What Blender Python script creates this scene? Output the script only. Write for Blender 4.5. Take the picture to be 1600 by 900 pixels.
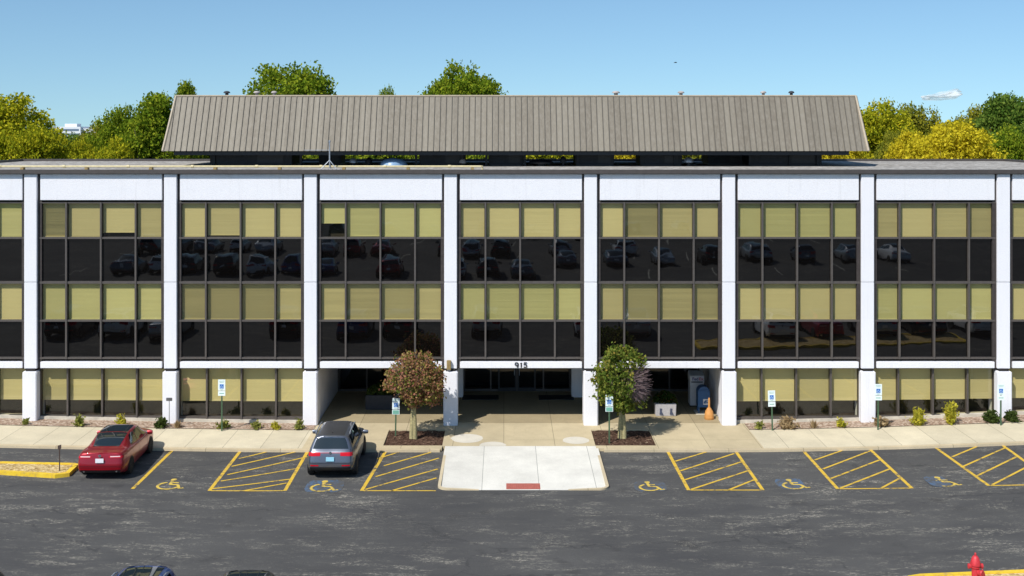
import bpy, bmesh, math, random
import numpy as np
from mathutils import Vector, Matrix
R = math.radians
rnd = random.Random(7)
sc = bpy.context.scene
col = sc.collection
for o in list(bpy.data.objects): bpy.data.objects.remove(o)

# ------------------------------------------------------------------ camera, sky, sun, exposure
F, H, D0, PX, PY = 1800.0, 12.97, 50.0, 788.0, 197.0     # focal length in photo pixels, camera height, distance to facade
cam = bpy.data.objects.new('camera', bpy.data.cameras.new('camera')); col.objects.link(cam)
cam.location = (0, -D0, H); cam.rotation_euler = (R(90), 0, 0)
cam.data.sensor_width = 36; cam.data.lens = 36*F/1600
cam.data.shift_x = (800-PX)/1600; cam.data.shift_y = -(450-PY)/1600
cam.data.clip_start = .5; cam.data.clip_end = 8000
sc.camera = cam
SUN = Vector((.75, 1.0, -1.386)).normalized()             # the way the light travels
EL = math.asin(-SUN.z); AZ = math.atan2(-SUN.x, -SUN.y)
sun = bpy.data.objects.new('sun', bpy.data.lights.new('sun', 'SUN')); col.objects.link(sun)
sun.data.energy = 4.5; sun.data.angle = R(.5); sun.data.color = (1, .955, .89)
sun.rotation_euler = SUN.to_track_quat('-Z', 'Y').to_euler(); sun.location = (-40, -50, 80)
w = bpy.data.worlds.new('World'); sc.world = w; w.use_nodes = True
nt = w.node_tree; sky = nt.nodes.new('ShaderNodeTexSky'); sky.sky_type = 'NISHITA'; sky.sun_disc = False
sky.sun_elevation = EL; sky.sun_rotation = AZ % (2*math.pi)
sky.altitude = 200; sky.air_density = 1.0; sky.dust_density = .7; sky.ozone_density = 3
tc_ = nt.nodes.new('ShaderNodeTexCoord'); mp_ = nt.nodes.new('ShaderNodeMapping'); mp_.inputs['Location'].default_value = (0, 0, .08)
nt.links.new(tc_.outputs['Generated'], mp_.inputs[0]); nt.links.new(mp_.outputs[0], sky.inputs[0])
tn_ = nt.nodes.new('ShaderNodeMix'); tn_.data_type = 'RGBA'; tn_.blend_type = 'MULTIPLY'; tn_.inputs[0].default_value = 1; tn_.inputs[7].default_value = (.88, 1.03, 1.04, 1)
nt.links.new(sky.outputs[0], tn_.inputs[6]); nt.links.new(tn_.outputs[2], nt.nodes['Background'].inputs[0]); nt.nodes['Background'].inputs[1].default_value = .112
sc.view_settings.view_transform = 'Standard'; sc.view_settings.look = 'None'
sc.view_settings.gamma = 1; sc.view_settings.exposure = .22; sc.view_settings.use_curve_mapping = False
sc.cycles.max_bounces = 8; sc.cycles.volume_bounces = 6; sc.cycles.transparent_max_bounces = 12

def gz(x):                                                # the lot rises a little to both ends
    if x < -9: return .2*min(1.3, (-x-9)/12)**1.3
    if x > 9: return .3*min(1.3, (x-9)/12)**1.6
    return 0.
def G(px, py, zo=0.):                                     # ground point seen at a photo pixel
    x = 0
    for _ in range(6):
        z = gz(x)+zo; d = F*(H-z)/(py-PY); x = (px-PX)*d/F
    return Vector((x, d-D0, gz(x)+zo))
def FX(px, Y=0): return (px-PX)*(D0+Y)/F                  # x and z on the plane at depth Y
def FZ(py, Y=0): return H-(py-PY)*(D0+Y)/F

# ------------------------------------------------------------------ materials
class N:
    def __init__(s, name):
        s.m = bpy.data.materials.new(name); s.m.use_nodes = True; s.t = s.m.node_tree
        s.b = s.t.nodes['Principled BSDF']; s.out = s.t.nodes['Material Output']
    def n(s, typ, **kw):
        d = s.t.nodes.new('ShaderNode'+typ)
        for k, v in kw.items(): setattr(d, k, v)
        return d
    def l(s, a, b): s.t.links.new(a, b)
    def coord(s, scale=(1,1,1), world=False):
        if world: c = s.n('NewGeometry').outputs['Position']
        else: c = s.n('TexCoord').outputs['Object']
        m = s.n('Mapping'); m.inputs['Scale'].default_value = scale; s.l(c, m.inputs[0]); return m.outputs[0]
    def noise(s, vec, scale, detail=5, rough=.6, dist=0):
        d = s.n('TexNoise'); d.inputs['Scale'].default_value = scale; d.inputs['Detail'].default_value = detail
        d.inputs['Roughness'].default_value = rough; d.inputs['Distortion'].default_value = dist
        s.l(vec, d.inputs['Vector']); return d.outputs['Fac']
    def ramp(s, fac, stops):
        d = s.n('ValToRGB'); e = d.color_ramp.elements
        while len(e) < len(stops): e.new(.5)
        for i, (p, c) in enumerate(stops):
            e[i].position = p; e[i].color = (c if len(c) == 4 else (*c, 1)) if not isinstance(c, (int, float)) else (c, c, c, 1)
        s.l(fac, d.inputs[0]); return d.outputs[0]
    def mix(s, fac, a, b, mode='MIX'):
        d = s.n('Mix', data_type='RGBA', blend_type=mode)
        for v, i in ((fac, 0), (a, 6), (b, 7)):
            if isinstance(v, (int, float)): d.inputs[i].default_value = v if i == 0 else (v, v, v, 1)
            elif isinstance(v, tuple): d.inputs[i].default_value = (*v, 1) if len(v) == 3 else v
            else: s.l(v, d.inputs[i])
        return d.outputs[2]
    def math(s, op, a, b=0., c=0.):
        d = s.n('Math', operation=op)
        for v, i in ((a, 0), (b, 1), (c, 2)):
            if isinstance(v, (int, float)): d.inputs[i].default_value = v
            else: s.l(v, d.inputs[i])
        return d.outputs[0]
    def bump(s, h, strength=.3, dist=.02):
        d = s.n('Bump'); d.inputs['Strength'].default_value = strength; d.inputs['Distance'].default_value = dist
        s.l(h, d.inputs['Height']); s.l(d.outputs[0], s.b.inputs['Normal'])
    def set(s, **kw):
        for k, v in kw.items():
            i = s.b.inputs[k.replace('_', ' ')]
            if isinstance(v, tuple): i.default_value = (*v, 1) if len(v) == 3 else v
            elif isinstance(v, (int, float)): i.default_value = v
            else: s.l(v, i)
        return s
M = {}
def plain(name, c, rough=.6, metal=0., var=.25, scale=6, spec=.5, coat=0):
    q = N(name); f = q.noise(q.coord(), scale, 5)
    c0 = tuple(v*(1-var) for v in c); c1 = tuple(min(1, v*(1+var)) for v in c)
    q.set(Base_Color=q.ramp(f, [(.3, c0), (.7, c1)]), Roughness=rough, Metallic=metal, Specular_IOR_Level=spec, Coat_Weight=coat, Coat_Roughness=.03)
    M[name] = q.m; return q.m

def stucco(name, c):
    q = N(name); v = q.coord(world=True)
    a = q.noise(v, 1.1, 6, .6); b = q.noise(v, 24, 3, .7); st = q.noise(q.coord((7, 7, .35), True), 1, 4)
    base = q.ramp(b, [(.3, tuple(k*.9 for k in c)), (.6, c)])
    base = q.mix(q.ramp(a, [(.45, 0.), (.75, .22)]), base, (.66, .68, .72), 'MIX')
    base = q.mix(q.ramp(st, [(.56, 0.), (.78, .22)]), base, (.47, .46, .45), 'MIX')
    q.set(Base_Color=base, Roughness=.9, Specular_IOR_Level=.2); q.bump(b, .6, .02); M[name] = q.m
stucco('white_stucco', (.785, .785, .82))
plain('bronze_dark', (.04, .032, .03), .6)
plain('bronze', (.11, .095, .086), .45, .3, .12)
plain('dark_recess', (.02, .018, .017), .8)
plain('coping_metal', (.085, .073, .068), .5, .3, .12)
plain('interior_dark', (.035, .03, .026), .9)
plain('plinth_concrete', (.5, .46, .38), .9, 0, .2, 3)
plain('black_metal', (.012, .014, .018), .6)
plain('rubber', (.015, .015, .015), .8)
plain('galvanised', (.35, .38, .42), .45, .5)
plain('vent_metal', (.38, .34, .32), .75, .0)
plain('dark_plastic', (.02, .02, .022), .5)
plain('pipe_yellow', (.62, .53, .3), .6, 0, .15)
plain('green_steel', (.05, .1, .05), .6)
plain('brown_sign', (.07, .045, .035), .6)
plain('grey_sign', (.1, .1, .1), .6)
plain('sign_white', (.72, .8, .8), .5, 0, .05)
plain('sign_blue', (.03, .16, .5), .5, 0, .08)
plain('sign_green', (.16, .38, .3), .5, 0, .08)
plain('hydrant_red', (.5, .03, .04), .5, 0, .22, 9)
plain('mail_blue', (.015, .09, .24), .4, 0, .1)
plain('box_white', (.62, .64, .68), .5, 0, .05)
plain('letter_purple', (.04, .02, .2), .5)
plain('letter_red', (.5, .04, .06), .5)
plain('terracotta', (.5, .23, .06), .7, 0, .12)
plain('planter_stone', (.42, .4, .4), .9, 0, .15, 12)
plain('planter_dark', (.03, .032, .04), .7)
plain('mark_dark', (.06, .07, .11), .7)
plain('wood_tan', (.28, .2, .08), .7)
plain('black_number', (.03, .03, .035), .5)
plain('bark_light', (.32, .28, .14), .9, 0, .35, 14)
plain('bark_dark', (.12, .09, .07), .9, 0, .35, 10)
plain('tyre', (.012, .012, .012), .85)
plain('rim', (.35, .35, .36), .3, .9)
plain('light_red', (.5, .008, .02), .25, 0, .15, 30, .25)
plain('roof_grey', (.045, .045, .048), .35, .3, .15, 3)
plain('light_clear', (.75, .55, .55), .12, 0, .1, 30, .6)
plain('plate_white', (.75, .75, .78), .4, 0, .12, 40)
plain('plate_blue', (.3, .6, .75), .4, 0, .15, 40)
plain('trim_black', (.012, .012, .013), .5)
plain('chrome', (.7, .7, .7), .12, 1)
plain('far_white', (.7, .72, .76), .8, 0, .05)
plain('far_glass', (.15, .2, .28), .3)
plain('skylight_blue', (.2, .32, .48), .35, 0, .1)
plain('tactile_red', (.36, .1, .075), .8, 0, .2, 15)

def carpaint(name, c, metal=.35):
    q = N(name); f = q.noise(q.coord(), 260, 2)
    q.set(Base_Color=q.ramp(f, [(.3, tuple(v*.9 for v in c)), (.7, tuple(v*1.12 for v in c))]), Roughness=.32, Metallic=metal, Coat_Weight=.6, Coat_Roughness=.04)
    M[name] = q.m
carpaint('paint_red', (.3, .006, .016), .45); carpaint('paint_grey', (.125, .14, .175), .6); carpaint('paint_blue', (.01, .05, .2))
carpaint('paint_black', (.012, .012, .014)); carpaint('paint_white', (.75, .76, .78), 0); carpaint('paint_silver', (.4, .42, .45), .6)
q = N('car_glass'); q.set(Base_Color=(.012, .018, .02), Roughness=.03, Specular_IOR_Level=.9); M['car_glass'] = q.m

# tinted facade glass: clear bronze sheet, mirror at its own index
def glass(name, tint):
    q = N(name); tr = q.n('BsdfTransparent'); tr.inputs[0].default_value = (*tint, 1)
    gl = q.n('BsdfGlossy'); gl.inputs['Roughness'].default_value = .015; gl.inputs[0].default_value = (.95, .95, 1, 1)
    lw = q.n('LayerWeight'); lw.inputs[0].default_value = .5
    fr = q.math('ADD', q.math('MULTIPLY', q.math('POWER', lw.outputs['Facing'], 5.), .93), .06)
    v = q.coord(world=True); h = q.noise(v, .8, 2); b = q.n('Bump'); b.inputs['Strength'].default_value = .05; b.inputs['Distance'].default_value = .06
    q.l(h, b.inputs['Height']); q.l(b.outputs[0], gl.inputs['Normal'])
    mx = q.n('MixShader'); q.l(fr, mx.inputs[0]); q.l(tr.outputs[0], mx.inputs[1]); q.l(gl.outputs[0], mx.inputs[2])
    q.l(mx.outputs[0], q.out.inputs[0]); M[name] = q.m
glass('tinted_glass', (.845, .83, .69)); glass('entrance_glass', (.35, .35, .35))
q = N('spandrel_glass'); h = q.noise(q.coord(world=True), .7, 2)
q.set(Base_Color=(.003, .0026, .0025), Roughness=.015, Specular_IOR_Level=.95); q.bump(h, .05, .06); M['spandrel_glass'] = q.m
def blindmat(name, c):
    q = N(name); oi = q.n('ObjectInfo').outputs['Random']
    f = q.ramp(oi, [(0, tuple(k*.8 for k in c)), (.5, c), (1, tuple(min(1, k*1.1) for k in c))])
    s = q.noise(q.coord((.6, 1, 9), True), 1.2, 4)
    q.set(Base_Color=q.mix(q.ramp(s, [(.3, 0.), (.75, .14)]), f, tuple(k*.6 for k in c)), Roughness=.6, Specular_IOR_Level=.3); M[name] = q.m
blindmat('blind_tan', (.62, .545, .325)); blindmat('blind_olive', (.56, .53, .29))

# asphalt with worn pale streaks and cracks
q = N('asphalt'); v = q.coord(world=True)
big = q.noise(v, .12, 4); fine = q.noise(v, 45, 3, .8)
base = q.ramp(big, [(.3, (.06, .0595, .059)), (.7, (.092, .0905, .087))])
base = q.mix(q.ramp(fine, [(.3, .75), (.7, 1.2)]), base, base, 'MIX')
base = q.mix(1., base, q.ramp(fine, [(.25, .7), (.75, 1.25)]), 'MULTIPLY')
mid = q.noise(q.coord((.35, 1., 1), True), .8, 6, .65)
base = q.mix(q.ramp(mid, [(.48, 0.), (.7, .55)]), base, (.046, .046, .049), 'MIX')
def ridge(vec, scale, width, detail, dist):                # thin wavy lines where a noise crosses its middle
    r = q.math('ABSOLUTE', q.math('SUBTRACT', q.noise(vec, scale, detail, .68, dist), .5)); return q.ramp(r, [(0, 1.), (width, 0.)])
s1 = q.noise(q.coord((.33, 1.9, 1), True), 1.25, 8, .72, .5)
g1 = q.ramp(q.noise(q.coord((.5, 1.3, 1), True), 1.1, 5, .7), [(.46, 0.), (.58, 1.)]); g2 = q.ramp(q.noise(v, 9, 5, .8), [(.44, .08), (.58, 1.)])
g3 = q.ramp(q.noise(v, .22, 3), [(.4, .25), (.6, 1.)])
rd = q.math('MAXIMUM', ridge(q.coord((.2, 1., 1), True), 1.7, .022, 9, .9), q.math('MULTIPLY', ridge(q.coord((.6, 1.2, 1), True), 2.9, .018, 8, 1.3), .85))
st = q.math('MULTIPLY', q.math('MULTIPLY', rd, g1), q.math('MULTIPLY', g2, g3))
oil = q.ramp(q.noise(v, .75, 4, .5), [(.63, 0.), (.72, .5)]); base = q.mix(oil, base, (.035, .034, .034))
base = q.mix(st, base, (.42, .39, .32))
du = q.math('MULTIPLY', q.ramp(q.noise(q.coord((.6, 1.9, 1), True), 2.6, 10, .82, .5), [(.55, 0.), (.7, .22)]), q.math('MULTIPLY', g3, g2))
base = q.mix(du, base, (.24, .23, .2))
vo = q.n('TexVoronoi', feature='DISTANCE_TO_EDGE'); vo.inputs['Scale'].default_value = .16
wv = q.n('VectorMath', operation='ADD'); nz = q.n('TexNoise'); nz.inputs['Scale'].default_value = .7; nz.inputs['Detail'].default_value = 6; q.l(v, nz.inputs['Vector'])
sc1 = q.n('VectorMath', operation='SCALE'); sc1.inputs['Scale'].default_value = 2.2; q.l(nz.outputs['Color'], sc1.inputs[0])
q.l(q.coord((.45, 1, 1), True), wv.inputs[0]); q.l(sc1.outputs[0], wv.inputs[1]); q.l(wv.outputs[0], vo.inputs['Vector'])
cr = q.ramp(vo.outputs['Distance'], [(0, .65), (.009, 0.)])
base = q.mix(q.math('MULTIPLY', cr, q.ramp(s1, [(.4, .2), (.6, 1.)])), base, (.025, .025, .027))
q.set(Base_Color=base, Roughness=.9, Specular_IOR_Level=.25); q.bump(fine, .35, .01); M['asphalt'] = q.m

def concrete(name, c, joint=1.52, off=0., jy=0., seam=True, stain=.3):
    q = N(name); v = q.coord(world=True); sp = q.n('SeparateXYZ'); q.l(v, sp.inputs[0])
    a = q.noise(v, .7, 6, .65); b = q.noise(v, 30, 3, .8); e = q.noise(q.coord((2.2, .5, 1), True), 1.4, 5)
    base = q.ramp(a, [(.3, tuple(k*.86 for k in c)), (.7, tuple(min(.9, k*1.08) for k in c))])
    base = q.mix(q.ramp(e, [(.55, 0.), (.8, stain)]), base, tuple(k*.62 for k in c))
    base = q.mix(1., base, q.ramp(b, [(.3, .88), (.7, 1.1)]), 'MULTIPLY')
    if seam:
        fx = q.math('FRACT', q.math('DIVIDE', q.math('ADD', sp.outputs[0], 60+off), joint))
        cell = q.math('FLOOR', q.math('DIVIDE', q.math('ADD', sp.outputs[0], 60+off), joint))
        wn = q.n('TexWhiteNoise', noise_dimensions='1D'); q.l(cell, wn.inputs['W'])
        base = q.mix(1., base, q.ramp(wn.outputs[0], [(0, .9), (1, 1.06)]), 'MULTIPLY')
        j = q.math('LESS_THAN', fx, .02/joint)
        if jy:
            fy = q.math('FRACT', q.math('DIVIDE', q.math('ADD', sp.outputs[1], 60.35), jy)); j = q.math('MAXIMUM', j, q.math('LESS_THAN', fy, .02/jy))
        base = q.mix(q.math('MULTIPLY', j, .8), base, tuple(k*.3 for k in c))
    q.set(Base_Color=base, Roughness=.9, Specular_IOR_Level=.2); q.bump(b, .3, .006); M[name] = q.m
concrete('sidewalk_concrete', (.61, .54, .39), 1.52, stain=.15)
concrete('plaza_concrete', (.52, .435, .28), 2.08, .35, 3.05)
concrete('pad_concrete', (.67, .65, .585), 2.07, .85, 0, True, .12)
concrete('kerb_concrete', (.55, .46, .31), 3.0)
concrete('patch_concrete', (.62, .58, .49), seam=False)
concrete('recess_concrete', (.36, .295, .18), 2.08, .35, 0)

def paint(name, c, wear):
    q = N(name); v = q.coord(world=True); a = q.noise(v, 5, 7, .75); b = q.noise(v, .9, 4)
    f = q.math('ADD', q.math('MULTIPLY', a, .7), q.math('MULTIPLY', b, .3))
    q.set(Base_Color=q.mix(q.ramp(f, [(wear-.05, 1.), (wear+.06, 0.)]), c, (.075, .075, .075)), Roughness=.8)
    M[name] = q.m
paint('line_yellow', (.62, .4, .035), .43); paint('worn_blue', (.065, .125, .22), .51); paint('faint_blue', (.07, .11, .17), .56); paint('symbol_yellow', (.62, .44, .07), .44)
paint('faint_white', (.45, .44, .38), .45)
q = N('kerb_yellow'); v = q.coord(world=True); f = q.noise(v, 3, 6, .7)
q.set(Base_Color=q.ramp(f, [(.35, (.45, .3, .08)), (.5, (.72, .48, .02)), (.7, (.78, .56, .05))]), Roughness=.7); M['kerb_yellow'] = q.m
def ground_mat(name, stops, sc1, sc2):
    q = N(name); v = q.coord(world=True); vo = q.n('TexVoronoi'); vo.inputs['Scale'].default_value = sc1; q.l(v, vo.inputs['Vector'])
    sp = q.n('SeparateColor'); q.l(vo.outputs['Color'], sp.inputs[0]); n = q.noise(v, sc2, 5)
    f = q.math('ADD', q.math('MULTIPLY', sp.outputs[0], .6), q.math('MULTIPLY', n, .4))
    q.set(Base_Color=q.ramp(f, stops), Roughness=.95, Specular_IOR_Level=.1); q.bump(vo.outputs['Distance'], .8, .04); M[name] = q.m
ground_mat('gravel', [(.2, (.2, .13, .09)), (.5, (.36, .26, .19)), (.8, (.55, .45, .36))], 14, 1.5)
ground_mat('mulch', [(.2, (.025, .014, .01)), (.55, (.08, .045, .03)), (.78, (.14, .085, .06)), (.84, (.34, .26, .17))], 16, 3)
ground_mat('straw', [(.2, (.3, .2, .08)), (.5, (.52, .38, .17)), (.8, (.66, .53, .3))], 11, 2)
ground_mat('grass', [(.2, (.03, .055, .015)), (.6, (.06, .09, .025)), (.8, (.1, .11, .035))], 3, .3)
ground_mat('roof_gravel', [(.2, (.2, .19, .175)), (.5, (.32, .3, .27)), (.8, (.45, .43, .4))], 5, .35)

# seamed metal of the roof screen
q = N('seamed_metal'); v = q.coord(world=True); sp = q.n('SeparateXYZ'); q.l(v, sp.inputs[0])
wn = q.n('TexWhiteNoise', noise_dimensions='1D'); q.l(q.math('FLOOR', q.math('DIVIDE', q.math('ADD', sp.outputs[0], 40), .284)), wn.inputs['W'])
st = q.noise(q.coord((9, 9, .5), True), 1., 5); bl = q.noise(v, .6, 5)
base = q.ramp(wn.outputs[0], [(0, (.15, .13, .1)), (1, (.21, .187, .147))])
base = q.mix(q.ramp(st, [(.4, 0.), (.7, .45)]), base, (.27, .245, .205)); base = q.mix(q.ramp(bl, [(.5, 0.), (.8, .35)]), base, (.15, .135, .11))
q.set(Base_Color=base, Roughness=.65, Metallic=.1); M['seamed_metal'] = q.m
plain('seam_trim', (.36, .3, .22), .6, 0, .12); plain('seam_rib', (.12, .105, .083), .6, .1, .15)

def leaf(name, stops, trans=.35):
    q = N(name); g = q.n('NewGeometry').outputs['Random Per Island']; n = q.noise(q.coord(), .55, 3)
    f = q.math('ADD', q.math('MULTIPLY', g, .5), q.math('MULTIPLY', n, .5)); c = q.ramp(f, stops)
    df = q.n('BsdfDiffuse'); tr = q.n('BsdfTranslucent'); q.l(c, df.inputs[0]); q.l(c, tr.inputs[0])
    mx = q.n('MixShader'); mx.inputs[0].default_value = trans; q.l(df.outputs[0], mx.inputs[1]); q.l(tr.outputs[0], mx.inputs[2])
    q.l(mx.outputs[0], q.out.inputs[0]); M[name] = q.m
leaf('leaf_green', [(.2, (.1, .17, .015)), (.5, (.2, .28, .02)), (.75, (.34, .37, .03))], .42)
leaf('leaf_dark', [(.2, (.06, .13, .02)), (.5, (.12, .2, .03)), (.75, (.22, .29, .05))], .42)
leaf('leaf_lime', [(.2, (.17, .22, .015)), (.5, (.37, .38, .02)), (.75, (.62, .54, .03))], .42)
leaf('leaf_olive', [(.2, (.13, .16, .02)), (.5, (.25, .26, .03)), (.75, (.42, .38, .04))], .42)
leaf('leaf_gold', [(.2, (.33, .29, .015)), (.5, (.6, .5, .025)), (.75, (.78, .66, .05))], .42)
leaf('leaf_rust', [(.25, (.1, .14, .025)), (.38, (.26, .23, .06)), (.5, (.29, .14, .07)), (.63, (.4, .17, .12)), (.8, (.36, .34, .1))])
leaf('leaf_linden', [(.2, (.05, .09, .015)), (.45, (.13, .18, .03)), (.65, (.25, .27, .05)), (.82, (.33, .2, .05))])
leaf('twig_purple', [(.2, (.13, .09, .1)), (.7, (.33, .25, .25))], .1)
leaf('blade_yellow', [(.2, (.26, .27, .03)), (.7, (.6, .52, .06))]); leaf('blade_green', [(.2, (.1, .14, .03)), (.7, (.34, .33, .08))])
leaf('blade_dry', [(.2, (.25, .17, .09)), (.7, (.48, .36, .2))]); leaf('blade_dark', [(.2, (.025, .05, .012)), (.7, (.09, .12, .03))])
leaf('flower_mixed', [(.2, (.02, .045, .01)), (.6, (.04, .07, .015)), (.8, (.2, .06, .02)), (.9, (.5, .3, .04))])

# ------------------------------------------------------------------ mesh helpers
class MB:
    def __init__(s): s.v = []; s.f = []
    def add(s, vs, fs):
        o = len(s.v); s.v += [tuple(p) for p in vs]; s.f += [tuple(i+o for i in f) for f in fs]; return s
    def box(s, x0, x1, y0, y1, z0, z1):
        return s.add([(x0,y0,z0),(x1,y0,z0),(x1,y1,z0),(x0,y1,z0),(x0,y0,z1),(x1,y0,z1),(x1,y1,z1),(x0,y1,z1)],
                     [(0,3,2,1),(4,5,6,7),(0,1,5,4),(1,2,6,5),(2,3,7,6),(3,0,4,7)])
    def quad(s, a, b, c, d): return s.add([a, b, c, d], [(0,1,2,3)])
    def tube(s, pts, r, n=8, cap=True):
        pts = [Vector(p) for p in pts]; rs = r if isinstance(r, (list, tuple)) else [r]*len(pts); o = len(s.v)
        for i, p in enumerate(pts):
            t = (pts[min(i+1, len(pts)-1)]-pts[max(i-1, 0)]).normalized()
            a = t.orthogonal().normalized() if abs(t.z) < .9 else Vector((1,0,0)); a = (a-t*a.dot(t)).normalized(); b = t.cross(a)
            for k in range(n):
                q = 2*math.pi*k/n; s.v.append(tuple(p+(a*math.cos(q)+b*math.sin(q))*rs[i]))
        for i in range(len(pts)-1):
            for k in range(n): s.f.append((o+i*n+k, o+i*n+(k+1)%n, o+(i+1)*n+(k+1)%n, o+(i+1)*n+k))
        if cap:
            s.f.append(tuple(o+k for k in reversed(range(n)))); s.f.append(tuple(o+(len(pts)-1)*n+k for k in range(n)))
        return s
    def lathe(s, prof, n=20, c=(0,0,0), axis='z'):
        o = len(s.v)
        for r, z in prof:
            for k in range(n):
                q = 2*math.pi*k/n; x, y = r*math.cos(q), r*math.sin(q)
                s.v.append((c[0]+x, c[1]+y, c[2]+z) if axis == 'z' else (c[0]+z, c[1]+x, c[2]+y))
        for i in range(len(prof)-1):
            for k in range(n): s.f.append((o+i*n+k, o+i*n+(k+1)%n, o+(i+1)*n+(k+1)%n, o+(i+1)*n+k))
        s.f.append(tuple(o+k for k in reversed(range(n)))); s.f.append(tuple(o+(len(prof)-1)*n+k for k in range(n))); return s
    def prism(s, poly, z0, z1):
        n = len(poly); vs = [(x, y, z0) for x, y in poly]+[(x, y, z1) for x, y in poly]
        return s.add(vs, [tuple(reversed(range(n))), tuple(range(n, 2*n))]+[(i, (i+1)%n, n+(i+1)%n, n+i) for i in range(n)])
    def slab(s, x0, x1, y0, y1, z0, z1, step=1.):         # a slab that follows the rise of the lot; z1 may be a function of (x, y)
        n = max(1, int((x1-x0)/step)); o = len(s.v)
        zf = z1 if callable(z1) else (lambda x, y: z1)
        for i in range(n+1):
            x = x0+(x1-x0)*i/n; g = gz(x)
            s.v += [(x,y0,g+z0),(x,y0,g+zf(x,y0)),(x,y1,g+zf(x,y1)),(x,y1,g+z0)]
        for i in range(n):
            a = o+4*i; b = a+4
            s.f += [(a,b,b+1,a+1),(a+1,b+1,b+2,a+2),(a+2,b+2,b+3,a+3)]
        s.f += [(o,o+1,o+2,o+3),(o+4*n+3,o+4*n+2,o+4*n+1,o+4*n)]; return s
    def sheet(s, x0, x1, y0, y1, z, step=1.):
        n = max(1, int((x1-x0)/step)); o = len(s.v)
        for i in range(n+1):
            x = x0+(x1-x0)*i/n; s.v += [(x,y0,gz(x)+z),(x,y1,gz(x)+z)]
        for i in range(n): a = o+2*i; s.f.append((a, a+2, a+3, a+1))
        return s
    def ribbon(s, pts, wd, z):                            # a painted stroke on the ground
        pts = [Vector((p[0], p[1])) for p in pts]; o = len(s.v); n = len(pts); closed = (pts[0]-pts[-1]).length < 1e-6
        for i, p in enumerate(pts):
            t = (pts[min(i+1, n-1)]-pts[max(i-1, 0)]).normalized(); nn = Vector((-t.y, t.x))*wd/2
            for q in (p-nn, p+nn): s.v.append((q.x, q.y, gz(q.x)+z))
        for i in range(n-1): a = o+2*i; s.f.append((a, a+2, a+3, a+1))
        return s
    def mesh(s, name, mat, smooth=False, bevel=0):
        me = bpy.data.meshes.new(name); me.from_pydata(s.v, [], s.f); me.update()
        bm = bmesh.new(); bm.from_mesh(me)
        if bevel:
            bmesh.ops.bevel(bm, geom=[e for e in bm.edges if e.is_manifold and e.calc_face_angle(0) > .6], offset=bevel, segments=2, affect='EDGES', clamp_overlap=True)
        bmesh.ops.recalc_face_normals(bm, faces=bm.faces); bm.to_mesh(me); bm.free()
        me.materials.append(M[mat] if isinstance(mat, str) else mat)
        if smooth:
            me.polygons.foreach_set('use_smooth', [True]*len(me.polygons))
            try: me.set_sharp_from_angle(angle=R(40))
            except Exception: pass
        return me
    def build(s, name, mat, parent=None, loc=(0,0,0), rz=0, smooth=False, bevel=0):
        return link(name, s.mesh(name, mat, smooth, bevel), parent, loc, rz)
def link(name, me, parent=None, loc=(0,0,0), rz=0):
    o = bpy.data.objects.new(name, me); col.objects.link(o); o.location = loc; o.rotation_euler = (0,0,rz)
    if parent: o.parent = parent
    return o
def tag(o, label=None, cat=None, group=None, kind=None):
    for k, v in (('label', label), ('category', cat), ('group', group), ('kind', kind)):
        if v: o[k] = v
    return o
def struct(o): return tag(o, kind='structure')
def thing(name, label, cat, loc=(0,0,0), rz=0, group=None):
    o = link(name, None, None, loc, rz); o.empty_display_size = .3; return tag(o, label, cat, group)
def copy_tree(o, parent=None):
    c = o.copy(); col.objects.link(c); c.parent = parent
    for ch in o.children: copy_tree(ch, c)
    return c
def text_mb(txt, size, depth, mat, parent, loc, name, bold=0.):
    cu = bpy.data.curves.new('lettering', 'FONT'); cu.body = txt; cu.size = size; cu.extrude = depth; cu.align_x = 'CENTER'; cu.offset = bold
    to = bpy.data.objects.new('lettering', cu); col.objects.link(to); bpy.context.view_layer.update()
    me = bpy.data.meshes.new_from_object(to); bpy.data.objects.remove(to); me.materials.clear(); me.materials.append(M[mat])
    o = link(name, me, parent, loc); o.rotation_euler = (R(90), 0, 0); return o

# ------------------------------------------------------------------ ground, lot, pavement
AS = -.12
struct(MB().quad((-3500,-800,-.42),(3500,-800,-.42),(3500,6000,-.42),(-3500,6000,-.42)).build('ground', 'grass'))
struct(MB().sheet(-75, 75, -150, -3.4, AS).build('parking_lot', 'asphalt'))
YK, YB = -3.62, -.86
XL, XR = -8.15, 9.55                                       # the entrance recess
m = MB(); m.slab(-60, XL, YK, YB, -.3, 0); m.slab(XR+.9, 60, YK, YB, -.3, 0)
struct(m.build('sidewalk', 'sidewalk_concrete'))
WL = (-4.92, -2.52); WR = (3.7, 6.18); WY = (-3.22, -.78)  # the two tree wells
m = MB()
m.slab(XL, WL[0], YK, .32, -.3, 0); m.slab(WL[1], WR[0], -3.3, .32, -.3, 0); m.slab(WR[1], XR+.9, YK, .32, -.3, 0)
for a, b in (WL, WR): m.slab(a, b, YK, WY[0], -.3, 0); m.slab(a, b, WY[1], .32, -.3, 0)
struct(m.build('entrance_walk', 'plaza_concrete'))
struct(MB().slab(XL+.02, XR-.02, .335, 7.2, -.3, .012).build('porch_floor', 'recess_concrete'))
m = MB()
for a, b in ((-60, WL[1]-.05), (WR[0]+.3, 60)): m.slab(a, b, YK-.16, YK-.003, -.3, -.004)
struct(m.build('kerb', 'kerb_concrete', bevel=.02))
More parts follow.
